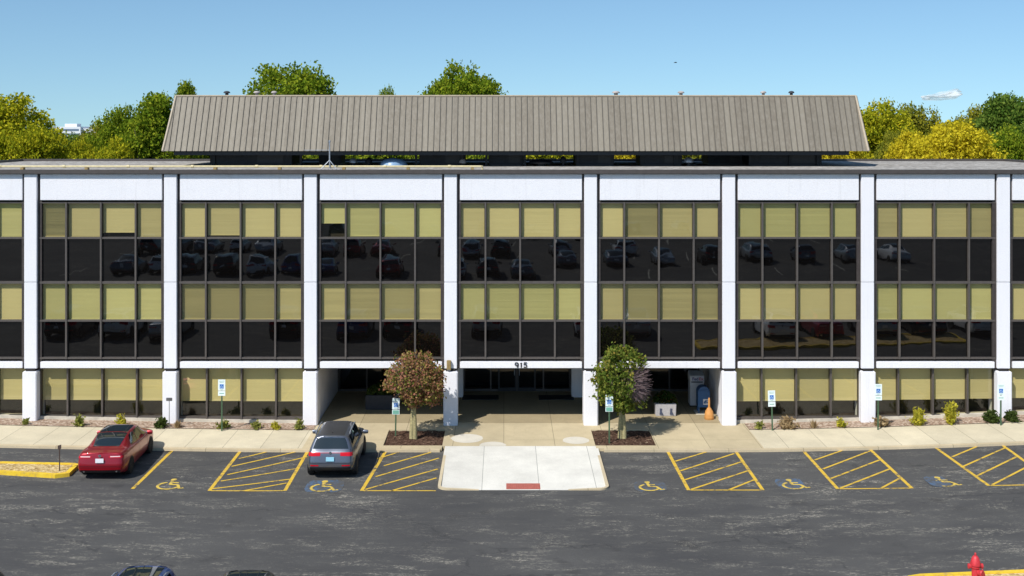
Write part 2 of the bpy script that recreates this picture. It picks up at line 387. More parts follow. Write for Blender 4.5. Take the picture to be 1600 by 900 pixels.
# the white ramp with its side kerbs
PXL, PXR, PY0, PY1 = -2.4, 3.78, -3.303, -8.6
def ramp_z(x, y): return -.112*((PY0-y)/(PY0-PY1))**1.5
RC = .38
def inset(y): return 0 if y > PY1+RC else RC-math.sqrt(max(0, RC*RC-(PY1+RC-y)**2))
m = MB(); ys = [PY0+(PY1+RC-PY0)*j/12 for j in range(13)]+[PY1+RC-RC*math.sin(R(t)) for t in (15, 30, 45, 60, 75, 90)]; nx = 8
for y in ys:
    for i in range(nx+1):
        x = PXL+inset(y)+(PXR-PXL-2*inset(y))*i/nx; m.v.append((x, y, ramp_z(x, y)))
for j in range(len(ys)-1):
    for i in range(nx): a = j*(nx+1)+i; m.f.append((a, a+1, a+nx+2, a+nx+1))
struct(m.build('entrance_ramp', 'pad_concrete'))
m = MB()
for s, x in ((1, PXL), (-1, PXR)):
    path = [(0, PY0-.3), (0, -5), (0, -6.5), (0, PY1+RC)]+[(RC-RC*math.cos(R(t)), PY1+RC-RC*math.sin(R(t))) for t in (15, 30, 45, 60, 75, 90)]+[(RC+.6, PY1), (RC+1.1, PY1)]
    hs = [-.002, -.018, -.032, -.05]+[-.055]*6+[-.08, -.108]; o = len(m.v); n = len(path)
    for i, (u, y) in enumerate(path):
        t = Vector(path[min(i+1, n-1)])-Vector(path[max(i-1, 0)]); t.normalize(); nn = Vector((-t.y, t.x))
        for off in (-.01, .1):
            for z in (-.3, hs[i]): m.v.append((x+s*(u+nn.x*off), y+nn.y*off, z))
    for i in range(n-1):
        k = o+4*i; m.f += [(k, k+4, k+5, k+1), (k+1, k+5, k+7, k+3), (k+3, k+7, k+6, k+2)]
    m.f += [(o, o+1, o+3, o+2), (o+4*n-4, o+4*n-2, o+4*n-1, o+4*n-3)]
struct(m.build('ramp_kerb', 'kerb_concrete'))
for px, py, r in ((730, 685, .68), (770, 696, .55), (900, 688, .55)):
    p = G(px, py); k = MB(); n = 26
    k.add([(p.x+r*math.cos(2*math.pi*i/n)*rnd.uniform(.94, 1.04), max(-3.29, p.y+r*math.sin(2*math.pi*i/n)), .004) for i in range(n)], [tuple(range(n))])
    struct(k.build('concrete_patch', 'patch_concrete'))
m = MB(); tx0, tx1, ty0, ty1 = .07, 1.3, -8.52, -7.9
def tz(y): return ramp_z(0, y)+.006
m.add([(tx0,ty0,tz(ty0)),(tx1,ty0,tz(ty0)),(tx1,ty1,tz(ty1)),(tx0,ty1,tz(ty1))], [(0,1,2,3)])
for i in range(15):
    for j in range(7):
        m.lathe([(.02,0),(.014,.007),(.006,.009)], 6, (tx0+.05+i*.08, ty0+.06+j*.083, tz(ty0+.06+j*.083)))
tag(m.build('tactile_plate', 'tactile_red'), 'brick red tactile warning plate at the foot of the white concrete ramp', 'tactile plate')
m = MB(); m.sheet(-60, XL, YB, .55, .02); m.sheet(XR+.9, 60, YB, .55, .02)
struct(m.build('gravel_bed', 'gravel'))
m = MB()
for a, b in (WL, WR):
    nx, ny = 16, 14; o = len(m.v)
    for j in range(ny+1):
        for i in range(nx+1):
            m.v.append((a+(b-a)*i/nx, WY[0]+(WY[1]-WY[0])*j/ny, -.05+rnd.uniform(-.02, .025)))
    for j in range(ny):
        for i in range(nx): k = o+j*(nx+1)+i; m.f.append((k, k+1, k+nx+2, k+nx+1))
struct(m.build('mulch_bed', 'mulch'))

# painted lines, hatched aisles and wheelchair symbols
Z1 = AS+.005
def P(px, py): g = G(px, py, AS); return (g.x, g.y)
def line(m, a, b, wd=.13, n=8):
    a, b = P(*a), P(*b); m.ribbon([(a[0]+(b[0]-a[0])*i/n, a[1]+(b[1]-a[1])*i/n) for i in range(n+1)], wd, Z1)
def lerp(a, b, t): return (a[0]+(b[0]-a[0])*t, a[1]+(b[1]-a[1])*t)
def aisle(tl, tr, br, bl, hs, right=True):                             # four corners and the cross strokes in pixels
    m = MB(); line(m, tl, bl)
    if right: line(m, tr, br)
    def cross(a, b): line(m, a, b, .1)
    m2 = MB()
    for (a, b) in hs: line(m2, a, b, .095)
    line(m2, (bl[0]+3, bl[1]), (br[0]-3, br[1]), .09)
    m2.v = [(x, y, z+.004) for x, y, z in m2.v]
    m.add(m2.v, m2.f); struct(m.build('aisle_marking', 'line_yellow'))
aisle((377,703),(482,703),(445,767),(327,767), [((373,717),(418,706)),((362,729),(463,706)),((355,742),(480,714)),((345,752),(466,732)),((331,764),(453,749)),((381,767),(448,755))])
aisle((604,703),(690,703),(684,767),(565,767), [((590,717),(625,706)),((600,728),(673,707)),((587,745),(686,716)),((571,765),(684,733)),((612,767),(682,747))], False)
aisle((1042,703),(1148,703),(1192,766),(1076,766), [((1055,721),(1105,706)),((1063,736),(1147,709)),((1070,750),(1158,722)),((1080,765),(1168,736)),((1138,766),(1178,750))])
aisle((1253,702),(1357,700),(1425,763),(1309,764), [((1273,719),(1316,704)),((1286,733),(1359,705)),((1298,748),(1374,719)),((1313,763),(1390,733)),((1375,764),(1405,748))])
aisle((1460,698),(1564,694),(1652,757),(1545,759), [((1488,714),(1526,698)),((1505,729),(1570,700)),((1526,744),(1588,714)),((1550,758),(1608,728)),((1612,758),(1630,742))])
m = MB(); line(m, (270,703), (207,764)); struct(m.build('stall_line', 'line_yellow'))
def symbol(px, py, s=1., blue=None):
    p = G(px, py, AS); c = Vector((p.x, p.y))
    if blue:
        b = MB(); n = 6; hw = .62*s; n = 16
        b.add([(c.x-hw+2*hw*i/n, c.y+dy*(1-.5*abs(2*i/n-1)**7)+rnd.uniform(-.05, .05), gz(c.x)+Z1) for dy in (-.6*s, .66*s) for i in range(n+1)], [(i, i+1, n+2+i, n+1+i) for i in range(n)])
        struct(b.build('symbol_ground', blue))
    def T(x, y): return (c.x+x*s, c.y+y*s)
    m = MB(); Z = AS+.009
    m.add([(T(-.06+.105*math.cos(a), .5+.125*math.sin(a))[0], T(0, .5+.125*math.sin(a))[1], gz(c.x)+Z) for a in [k*math.pi/8 for k in range(16)]], [tuple(range(16))])
    m.ribbon([T(-.07,.36), T(-.05,.1), T(-.03,-.04)], .11*s, Z); m.ribbon([T(-.03,-.02), T(.2,-.04), T(.24,-.08), T(.37,-.42), T(.5,-.36)], .1*s, Z+.001)
    m.ribbon([T(-.05,.2), T(.2,.17)], .09*s, Z+.002)
    m.ribbon([T(-.06+.35*math.cos(R(a)), -.16+.37*math.sin(R(a))) for a in range(112, 352, 12)], .095*s, Z+.003)
    struct(m.build('wheelchair_symbol', 'symbol_yellow'))
symbol(268, 757, 1.08); symbol(507, 760, 1.1, 'worn_blue'); symbol(1016, 760, .95, 'faint_blue'); symbol(1240, 757, 1.0, 'worn_blue'); symbol(1475, 753, 1.0, 'worn_blue')
m = MB()
for k in range(14):
    for y0 in (-48, -62, -76, -92):
        m.ribbon([(-38+k*5.6, y0), (-37.4+k*5.6, y0-5.2)], .12, Z1)
struct(m.build('stall_line', 'faint_white'))

# kerbed islands
def island(poly, fill, name_kerb):
    pts = [Vector(p) for p in poly]; cen = sum(pts, Vector((0,0)))/len(pts); n = len(pts)
    inner = []
    for i, p in enumerate(pts):
        a = (p-pts[i-1]).normalized(); b = (pts[(i+1)%n]-p).normalized(); na = Vector((-a.y, a.x)); nb = Vector((-b.y, b.x))
        mt = (na+nb).normalized(); inner.append(p+mt*.17/max(.5, mt.dot(na)))
    m = MB()
    for i in range(n):
        j = (i+1)%n; a, b, c, d = pts[i], pts[j], inner[j], inner[i]
        vs = [(p.x, p.y, gz(p.x)+z) for z in (-.3, .02) for p in (a, b, c, d)]
        m.add(vs, [(4,5,6,7),(0,1,5,4),(2,3,7,6)])
    struct(m.build('island_kerb', name_kerb))
    f = MB().add([(p.x, p.y, gz(p.x)-.012+rnd.uniform(-.01, .01)) for p in inner]+[(cen.x, cen.y, gz(cen.x)+.03)], [(i, (i+1)%n, n) for i in range(n)])
    struct(f.build('island_gravel', fill))
p1, p2, p3 = P(124, 730), P(96, 748), P(0, 742)
island([(p3[0]-5, p3[1]+.2), p3, (p2[0]-.25, p2[1]+.02), (p2[0]+.2, p2[1]+.25), (p1[0], p1[1]-.05), (p1[0]-.2, p1[1]+.08), (p3[0]-5, p1[1]+.1)], 'straw', 'kerb_yellow')
q1 = P(1412, 906)
island([(q1[0]+.35, q1[1]-2.4), (27, q1[1]-2.4), (27, q1[1]+.35), (q1[0]+5.5, q1[1]+.28), (q1[0]+.5, q1[1]+.08), (q1[0]+.1, q1[1]-.05), (q1[0], q1[1]-.35), (q1[0], q1[1]-2.1)], 'straw', 'kerb_yellow')

# ------------------------------------------------------------------ the office building
B = thing('office_building', 'long three storey white and dark glass office building with a ribbed metal roof screen', 'office building')
CP = [-172, 47.5, 266, 485, 704, 923, 1139, 1356, 1568.5, 1784]
CX = [FX(p) for p in CP]; CW = .275
XA, XB = CX[0]-.6, CX[-1]+.6; DB = 15.
z_cop1, z_cop0, z_f1, z_f0 = 11.11, 10.895, 10.88, 9.75
core = MB(); core.box(XA, XB, .62, DB, 2.5, 10.9)
for a, b in ((XA, XL-.25), (XR+.25, XB)): core.box(a, b, .95, DB, -.3, 2.5)
core.box(XL-.25, XR+.25, 7.25, DB, -.3, 2.5)
core.build('wall', 'interior_dark', B)
MB().box(XA-.1, XB+.1, -.06, DB+.1, 10.885, 10.99).build('roof', 'roof_gravel', B)
m = MB(); m.box(XA-.12, XB+.12, -.12, .12, z_cop0, z_cop1-.03); m.box(XA-.1, XB+.1, DB, DB+.25, z_cop0, z_cop1); m.box(XA-.12, XA+.1, .12, DB, z_cop0, z_cop1); m.box(XB-.1, XB+.12, .12, DB, z_cop0, z_cop1)
m.build('roof_coping', 'coping_metal', B, bevel=.015)
# frame behind the joints
m = MB()
m.box(XA, XB, .16, .6, 9.72, z_cop0-.01); m.box(XA, XB, .3, .6, 2.44, 2.76)
for x in CX: m.box(x-CW-.16, x+CW+.16, .14, .6, 2.42, 10.88)
m.build('facade_frame', 'bronze_dark', B)
colm = MB().box(-CW, CW, 0, .45, 6.2, z_f1).mesh('column', 'white_stucco', bevel=.015)
colm2 = MB().box(-CW, CW, 0, .45, 2.44, 6.185).mesh('column', 'white_stucco', bevel=.015)
basem = MB().box(-.31, .31, -.12, .42, -.25, 2.33).box(-.3, .3, .435, .85, -.25, 2.32)
basem = basem.mesh('column_base', 'white_stucco', bevel=.035)
capm = MB().box(-.2, .2, -.02, .8, 2.28, 2.45).mesh('column_neck', 'dark_recess')
for i, x in enumerate(CX):
    c = link('column', colm2, B, (x, 0, 0)); link('column_upper', colm, c); link('column_base', basem, c); link('column_neck', capm, c)
for a, b in zip(CX, CX[1:]):
    x0, x1 = a+CW+.13, b-CW-.1
    MB().box(x0, x1, .05, .3, z_f0, z_f1).build('fascia_panel', 'white_stucco', B, bevel=.012)
    MB().box(x0, x1, .05, .45, 2.45, 2.725).build('sill_band', 'white_stucco', B, bevel=.012)

# windows: each is its frame with blind, clear pane and dark lower pane as sub-parts
MU = .036
def slats(wd, zt, zb, tilt, pitch=.05, sag=0.):
    m = MB(); n = int((zt-zb)/pitch); hw = .03
    m.box(-wd/2, wd/2, -.025, .025, zt-.04, zt)
    for k in range(n):
        z = zt-.05-k*pitch; t = R(tilt+rnd.uniform(-2.5, 2.5)); dy, dz = hw*math.cos(t), hw*math.sin(t)
        s = sag*(k/n)**2
        m.add([(-wd/2,-dy,z-dz-s*.3),(wd/2,-dy,z-dz-s),(wd/2,dy,z+dz-s),(-wd/2,dy,z+dz-s*.3)], [(0,1,2,3)])
    m.box(-wd/2, wd/2, -.02, .02, zb-.02-sag*.6, zb+.01-sag*.6)
    return m
cache = {}
def blind(key, wd, zt, zb, tilt, mat, sag=0.):
    k = (key, round(wd, 2), round(zb, 2), tilt, mat)
    if k not in cache: cache[k] = slats(wd, zt, zb, tilt, sag=sag).mesh('blind', mat)
    return cache[k]
STY = {                                                     # storey rows: open tilt per window, read from the photograph
 3: ['cccb','occb','cbcc','rqcc','bcbc','cnbc','cmmc','mcmm','mmmm'],
 2: ['bccc','cbcb','nnnm','mmnm','cmmb','bnmn','cbcc','mccb','cccc'],
 1: ['cccc']*9}
TILT = {'c': 86, 'b': 92, 'm': 101, 'n': 109, 'o': 117, 'r': 84, 'q': 97}
ROWS = {3: (9.66, 8.10, 6.16), 2: (6.16, 4.50, 2.83)}       # top, transom, bottom
panes = {}
def rectmesh(name, wd, z0, z1, mat):
    k = (name, round(wd, 2), z0, z1, mat)
    if k not in panes: panes[k] = MB().quad((-wd/2,0,z0),(wd/2,0,z0),(wd/2,0,z1),(-wd/2,0,z1)).mesh(name, mat)
    return panes[k]
for bi, (a, b) in enumerate(zip(CX, CX[1:])):
    mid = (a+b)/2; xs = [a+CW+.03, mid-1.53, mid-.02, mid+1.49, b-CW-.01]
    for st in (3, 2):
        zt, zm, zb = ROWS[st]
        for k in range(4):
            x0, x1 = xs[k], xs[k+1]; cx, wd = (x0+x1)/2, x1-x0
            l0 = MU if k else .012; r0 = MU if k < 3 else .012
            m = MB(); yf, yb = .1, .3; hw = wd/2
            m.box(-hw, -hw+l0, yf, yb, zb, zt); m.box(hw-r0, hw, yf, yb, zb, zt)
            for z0, z1 in ((zt-.05, zt), (zm-.04, zm+.04), (zb, zb+(.08 if st == 2 else .05))): m.box(-hw+l0, hw-r0, yf+.03, yb, z0, z1)
            wo = m.build('window', 'bronze', B, (cx, 0, 0))
            p = link('glass_pane', rectmesh('glass_pane', wd-l0-r0, zm+.04, zt-.05, 'tinted_glass'), wo, ((l0-r0)/2, .235, 0)); p.rotation_euler = (R(rnd.uniform(-.12, .12)), 0, R(rnd.uniform(-.12, .12)))
            p = link('spandrel_pane', rectmesh('spandrel_pane', wd-l0-r0, zb+.05, zm-.04, 'spandrel_glass'), wo, ((l0-r0)/2, .235, 0)); p.rotation_euler = (R(rnd.uniform(-.05, .05)), 0, R(rnd.uniform(-.15, .15)))
            cdd = STY[st][bi][k]; bot = zm+.05
            if cdd == 'r': bot = zm+.64
            if cdd == 'q': bot = zm+.12
            if cdd == 'b': pass
            if st == 3 and (bi, k) == (1, 2): bot = zm+.24
            if st == 3 and (bi, k) == (2, 1): bot = zm+.12
            mat = 'blind_tan' if (bi*7+k*3+st) % 3 else 'blind_olive'
            bo = link('blind', blind('u%d%d' % (st, 1 if cdd == 'q' else 0), wd-l0-r0-.03, zt-.06, bot, TILT[cdd], mat, .07 if cdd == 'q' else 0), wo, ((l0-r0)/2, .30, 0))
    if 3 <= bi <= 5: continue
    ze, g = 2.43, .13
    for k in range(4):
        x0, x1 = xs[k], xs[k+1]; cx, wd = (x0+x1)/2, x1-x0; hw = wd/2
        m = MB(); l0 = MU if k else .03; r0 = MU if k < 3 else .03
        m.box(-hw, -hw+l0, .26, .5, g, ze); m.box(hw-r0, hw, .26, .5, g, ze)
        m.box(-hw+l0, hw-r0, .3, .5, ze-.05, ze); m.box(-hw+l0, hw-r0, .3, .5, g, g+.12)
        wo = m.build('window', 'bronze', B, (cx, 0, gz(cx)*.4+.02))
        p = link('glass_pane', rectmesh('glass_pane', wd-l0-r0, g+.12, ze-.05, 'tinted_glass'), wo, ((l0-r0)/2, .4, 0)); p.rotation_euler = (0, 0, R(rnd.uniform(-.12, .12)))
        link('blind', blind('g', wd-l0-r0-.03, ze-.06, .92, 84, 'blind_tan'), wo, ((l0-r0)/2, .47, 0))
for a, b in ((XA, XL-.3), (XR+.3, XB)): MB().slab(a, b, .2, .6, -.3, .14).build('plinth', 'plinth_concrete', B)
# entrance recess
for a, b in ((XL-.25, XL), (XR, XR+.25)): MB().box(a, b, .45, 7.25, -.2, 2.44).build('porch_wall', 'white_stucco', B)
MB().box(XL, XR, .62, 7.25, 2.455, 2.49).build('porch_ceiling', 'dark_recess', B)
for px, hw in ((714, .3), (902, .28)):
    x = FX(px, 5.2); MB().box(x-hw, x+hw, 5.0, 5.6, .01, 2.45).build('porch_pier', 'white_stucco', B, bevel=.02)
m = MB()
for x0, x1 in ((XL+.05, FX(714, 5.3)-.32), (FX(902, 5.3)+.3, XR-.05), (FX(714, 5.3)+.32, FX(902, 5.3)-.3)):
    n = 4
    for k in range(n+1):
        x = x0+(x1-x0)*k/n; m.box(x-.035, x+.035, 6.3, 6.42, .01, 2.45)
    m.box(x0, x1, 6.305, 6.41, 2.1, 2.18); m.box(x0, x1, 6.305, 6.41, .012, .12)
ef = m.build('entrance_frame', 'bronze', B)
MB().quad((XL,6.36,.02),(XR,6.36,.02),(XR,6.36,2.44),(XL,6.36,2.44)).build('entrance_glass', 'entrance_glass', ef)
xc = (FX(714, 5.3)+FX(902, 5.3))/2
for s in (-1, 1):
    d = MB(); x0 = xc+.02 if s > 0 else xc-.92; d.box(x0, x0+.08, 6.24, 6.29, .03, 2.08); d.box(x0+.82, x0+.9, 6.24, 6.29, .03, 2.08); d.box(x0+.08, x0+.82, 6.24, 6.29, .03, .2); d.box(x0+.08, x0+.82, 6.24, 6.29, 1.98, 2.08)
    dr = d.build('door', 'dark_plastic', B); hx = xc+s*.12; MB().tube([(hx,6.2,.8),(hx,6.2,1.3)], .015).build('door_handle', 'galvanised', dr)
for px0, px1 in ((722, 779), (842, 897)):
    tag(MB().box(FX(px0, 4.6), FX(px1, 4.6), 4.5, 5.35, .012, .05).build('door_mat', 'rubber', bevel=.01), 'dark rubber mat on the porch floor %s the doors, %s of two' % ('left of', 'left one') if px0 < 800 else 'dark rubber mat on the porch floor right of the doors, right one of two', 'door mat')
m = MB(); dx, dz = FX(814), 2.47
def stroke(pts): m.tube([(dx+x, .03, dz+z) for x, z in pts], .028, 6)
stroke([(-.19+.07*math.cos(R(a)), .165+.06*math.sin(R(a))) for a in range(0, 361, 30)]); stroke([(-.12, .165), (-.125, .1), (-.16, .02)])
stroke([(-.03, .19), (.01, .225), (.01, .02)])
stroke([(.25, .225), (.14, .225), (.13, .14), (.18, .15), (.235, .13), (.25, .085), (.235, .04), (.18, .018), (.12, .04)])
m.build('house_number', 'black_number', B)
sl = thing('wall_light', 'bronze box wall light on the white column left of the entrance', 'wall light', (FX(703), -.01, 2.42))
MB().box(-.13, .05, -.16, -.01, .0, .4).build('housing', 'wood_tan', sl, bevel=.015); MB().box(-.11, .03, -.14, -.03, -.02, -.002).build('lens', 'box_white', sl)

# roof screen
YS = 6.0; S1 = F/(D0+YS); S2 = F/(D0+YS+1.3)
zb_, zt_ = H-(236-PY)/S1, H+(PY-150)/S2
xa0, xb0, xa1, xb1 = (254-PX)/S1, (1357-PX)/S1, (275-PX)/S2, (1337-PX)/S2
ya0, ya1, yb0, yb1 = YS, YS+1.3, 14.2, 12.9
bot = [(xa0,ya0,zb_),(xb0,ya0,zb_),(xb0,yb0,zb_),(xa0,yb0,zb_)]; top = [(xa1,ya1,zt_),(xb1,ya1,zt_),(xb1,yb1,zt_),(xa1,yb1,zt_)]
m = MB().add(bot+top, [(0,1,5,4),(1,2,6,5),(2,3,7,6),(3,0,4,7),(4,5,6,7),(3,2,1,0)])
scr = m.build('roof_screen', 'seamed_metal', B)
m = MB(); nr = int((xb0-xa0)/.284); dirv = Vector((0, ya1-ya0, zt_-zb_)); nrm = Vector((0, -dirv.z, dirv.y)).normalized()
for k in range(1, nr):
    t = k/nr; xb_ = xa0+(xb0-xa0)*t
    tt = 1.
    if xb_ < xa1: tt = (xb_-xa0)/(xa1-xa0)
    if xb_ > xb1: tt = (xb0-xb_)/(xb0-xb1)
    a = Vector((xb_, ya0, zb_)); b = a+dirv*tt; hw = Vector((.016, 0, 0)); u = nrm*.045
    m.add([a-hw, a+hw, b+hw, b-hw, a-hw+u, a+hw+u, b+hw+u, b-hw+u], [(4,5,6,7),(0,4,7,3),(1,2,6,5),(0,1,5,4),(3,7,6,2)])
m.build('standing_seams', 'seam_rib', scr)
m = MB()
for a, b in ((bot[0], top[0]), (bot[1], top[1])): m.tube([a, b], .07, 6)
m.tube([top[0], top[1]], .05, 6); m.build('edge_trim', 'seam_trim', scr)
MB().box(xa0+.5, xb0-.9, YS+.15, yb0-.3, zb_-.2, zb_-.005).build('soffit_beam', 'black_metal', scr)
m = MB()
for px in (334, 470, 650, 722, 760, 820, 903, 1055, 1172, 1235, 1278):
    for y in (7.2, 12.6): x = FX(px, y); m.box(x-.06, x+.06, y, y+.12, 10.95, zb_-.2)
m.build('screen_post', 'black_metal', scr)
def mush(px, pw=.2, dark=False):
    v = MB(); x = FX(px, 8); v.lathe([(pw*.5,0),(pw*.5,.16),(pw,.17),(pw*1.0,.21),(pw*.7,.26),(.02,.28)], 14, (x, 8.2, zt_))
    v.build('roof_cap_vent', 'planter_dark' if dark else 'vent_metal', scr, smooth=True)
for px, w_, d in ((353, .17, True), (400, .17, False), (427, .15, False), (963, .2, False), (1065, .17, False), (1194, .15, False), (1238, .15, True)): mush(px, w_, d)
# round skylight
x = FX(615, 7); v = MB(); v.lathe([(.7,0),(.7,.05),(.62,.2),(.45,.33),(.2,.4),(.02,.41)], 24, (x, 7, 10.99)); v.build('skylight', 'skylight_blue', B, smooth=True)

# roof plant: each unit a thing of its own
def unit(px0, px1, h, Y, dep, lab):
    x0, x1 = FX(px0, Y), FX(px1, Y); t = thing('rooftop_unit', lab, 'rooftop unit', ((x0+x1)/2, Y, 10.99), 0, 'dark mechanical units under the roof screen'); hw = (x1-x0)/2
    MB().box(-hw, hw, 0, dep, .08, h).build('cabinet', 'black_metal', t, bevel=.02)
    MB().box(-hw+.05, hw-.05, .05, dep-.05, 0, .08).build('base', 'dark_plastic', t)
    l = MB(); n = 7
    for k in range(n): z = .14+(h-.24)*k/n; l.box(-hw*.75, -hw*.1, -.025, -.003, z, z+.03)
    l.build('louvre', 'planter_dark', t)
    MB().box(hw*.15, hw*.8, -.015, -.003, .13, h-.08).build('access_panel', 'dark_plastic', t, bevel=.01)
unit(328, 456, .66, 7.3, 2.2, 'long dark rooftop unit under the left end of the roof screen')
unit(498, 534, .6, 8.6, 1.4, 'small dark rooftop unit just right of the antenna mast')
unit(655, 726, .72, 7.4, 2., 'dark box rooftop unit right of the blue skylight dome')
unit(763, 818, .72, 7.4, 2., 'dark rooftop unit at the end of the yellow pipe')
unit(899, 960, .7, 7.3, 1.8, 'dark rooftop unit right of the round domed roof fan')
unit(1000, 1066, .6, 7.3, 1.9, 'dark rooftop unit right of the gap with yellow trees')
unit(1106, 1166, .66, 9., 1.9, 'set back dark rooftop unit between two front units')
unit(1172, 1284, .7, 7.3, 2.2, 'long dark rooftop unit under the right end of the roof screen')
def fan(px, Y, r, h, lab, mat='black_metal'):
    t = thing('roof_fan', lab, 'roof fan', (FX(px, Y), Y, 10.99)); MB().lathe([(r*.4,0),(r*.4,h*.4)], 14).build('curb', 'dark_plastic', t)
    MB().lathe([(r,h*.4),(r*1.02,h*.55),(r*.8,h*.8),(r*.3,h*.97),(.02,h)], 18).build('dome', mat, t, smooth=True)
fan(845, 7.2, .62, .34, 'wide flat domed dark roof fan in the gap under the screen'); fan(880, 7.2, .16, .5, 'narrow dark roof vent between domed fan and unit')
fan(552, 7.2, .2, .4, 'small grey roof vent left of the blue skylight', 'galvanised'); fan(576, 7.4, .18, .42, 'small dark roof vent beside the blue skylight')
fan(723, 7.1, .17, .36, 'pale capped roof vent beside the dark box unit', 'vent_metal'); fan(1076, 7.1, .25, .45, 'grey cowled roof vent right of the yellow tree gap', 'galvanised')
# gas pipe along the roof edge
YP = 2.0; zp = FZ(260, YP)
t = thing('gas_pipe', 'long pale yellow gas pipe running along the front roof edge', 'pipe', (FX(752, YP), YP, 10.99)); L = FX(752, YP)-XA-.5; zr = zp-10.99
MB().tube([(-L,0,zr),(0,0,zr),(.02,.01,zr),(.05,.2,zr),(.05,.2,.0)], .04, 8).build('pipe_run', 'pipe_yellow', t, smooth=True)
k = -.4
while k > -L:
    MB().box(k-.07, k+.07, -.12, .12, 0, zr-.05).build('pipe_support', 'wood_tan', t); MB().tube([(k-1.1,0,zr),(k-.98,0,zr)], .064, 8).build('coupling', 'pipe_yellow', t); k -= 2.9
t = thing('antenna_mast', 'thin grey antenna mast with a side arm on a ballasted tripod', 'antenna', (FX(515, 1.6), 1.6, 10.99))
MB().tube([(0,0,.1),(0,0,1.25)], .03, 8).build('mast', 'galvanised', t); MB().tube([(-1.15,0,.9),(0,0,.9)], .014, 6).build('arm', 'galvanised', t)
for dx, dy in ((-.35,-.25),(.35,-.25),(0,.4)): MB().tube([(0,0,.45),(dx,dy,.06)], .02, 6).build('leg', 'galvanised', t)
MB().lathe([(.045,0),(.045,.08),(.01,.1)], 8, (0,0,1.25)).build('tip', 'galvanised', t)
m = MB()
for k in range(6): m.box(-.48+k*.17, -.34+k*.17, -.38, -.2, 0, .07)
m.build('ballast', 'planter_stone', t)

# ------------------------------------------------------------------ trees
def np_leaves(cs, size, seed, up=.3, elong=1.5):
    r = np.random.default_rng(seed); n = len(cs)
    nv = r.normal(size=(n,3)); nv[:,2] += up; nv /= np.linalg.norm(nv, axis=1)[:,None]
    a = r.normal(size=(n,3)); a -= nv*(a*nv).sum(1)[:,None]; a /= np.linalg.norm(a, axis=1)[:,None]; b = np.cross(nv, a)
    s = size*r.uniform(.6, 1.35, n)[:,None]
    V = np.stack([cs+a*s*elong*.5, cs+b*s*.5, cs-a*s*elong*.5, cs-b*s*.5], 1).reshape(-1, 3)
    return V, np.arange(n*4).reshape(-1, 4)
def crown_pts(seed, rx, rz, cz, lobes, clumps, per, spread, shape):
    r = np.random.default_rng(seed); pts = []
    L = []
    for k in range(lobes):
        th = r.uniform(0, 2*np.pi); h = r.uniform(-.75, .95); 
        if shape == 'tall': wr = max(.12, .75*(1-max(0, h)**1.3)*(1 if h > -.4 else .8))
        else: wr = math.sqrt(max(.05, 1-h*h))*.72
        q = r.uniform(.5, 1.)*wr
        L.append((np.array([q*np.cos(th)*rx, q*np.sin(th)*rx, cz+h*rz*.78]), r.uniform(.3, .5)*rx*(1 if shape != 'tall' else .8)))
    for k in range(clumps):
        c, rad = L[r.integers(lobes)]; d = r.normal(size=3); d /= np.linalg.norm(d); d[2] = abs(d[2])*.9 if r.random() < .65 else d[2]
        p = c+d*rad*r.uniform(.65, 1.12)
        pts.append(p+r.normal(size=(per,3))*spread*np.array([1,1,.7]))
    return np.concatenate(pts)
def mesh_np(name, V, Fc, mat):
    me = bpy.data.meshes.new(name); me.from_pydata(V.tolist(), [], Fc.tolist()); me.update(); me.materials.append(M[mat]); return me
def trunk_mb(h, r, rx, cz, rz, seed, limbs=7):
    q = random.Random(seed); m = MB(); m.tube([(0,0,-.3),(.02*h,0,h*.3),(0,.02*h,h*.6),(0,0,cz+rz*.5)], [r*1.25, r, r*.75, r*.2], 8)
    for k in range(limbs):
        a = 2*math.pi*k/limbs+q.uniform(-.3,.3); z0 = h*q.uniform(.35,.75); e = q.uniform(.5,.85)
        p1 = Vector((math.cos(a)*rx*.35, math.sin(a)*rx*.35, z0+rz*.25)); p2 = Vector((math.cos(a)*rx*e, math.sin(a)*rx*e, cz+rz*q.uniform(-.2,.6)))
        m.tube([(0,0,z0), p1, p2], [r*.5, r*.33, r*.08], 6)
    return m
VAR = []
for i, (rx, rz, shp, lobes) in enumerate([(4.2,4.6,'broad',26),(4.0,4.3,'broad',22),(4.4,4.2,'broad',30),(2.9,5.2,'tall',30),(3.1,5.0,'tall',26)]):
    cz = 10-rz*.99+4.7 if False else 15-rz
    pts = crown_pts(100+i, rx, rz, cz, lobes, 800, 52, .3, shp); V, Fc = np_leaves(pts, .165, i)
    top_ = np.percentile(V[:,2], 99.8)
    VAR.append((V, Fc, top_, rx, rz, cz, mesh_np('crown', V, Fc, 'leaf_green'), trunk_mb(10, .26, rx, cz, rz, i).mesh('trunk', 'bark_dark', smooth=True)))
def tree(px, ytop, Y, var, mat, lab, wpx=None, group=None, name='tree'):
    V, Fc, top_, rx, rz, cz, cm, tm = VAR[var]; sc_ = F/(D0+Y); zt = H+(PY-ytop)/sc_+.3; k = zt/top_
    kx = (wpx/sc_)/(2.0*rx) if wpx else k
    t = thing(name, lab, 'tree', ((px-PX)/sc_, Y, -.4), rnd.uniform(0, 6.28), group)
    t.scale = (kx, kx, (zt+.4)/top_)
    link('trunk', tm, t); c = link('crown', cm, t); c.material_slots[0].link = 'OBJECT'; c.material_slots[0].material = M[mat]
    return t
gB = 'trees behind the building'
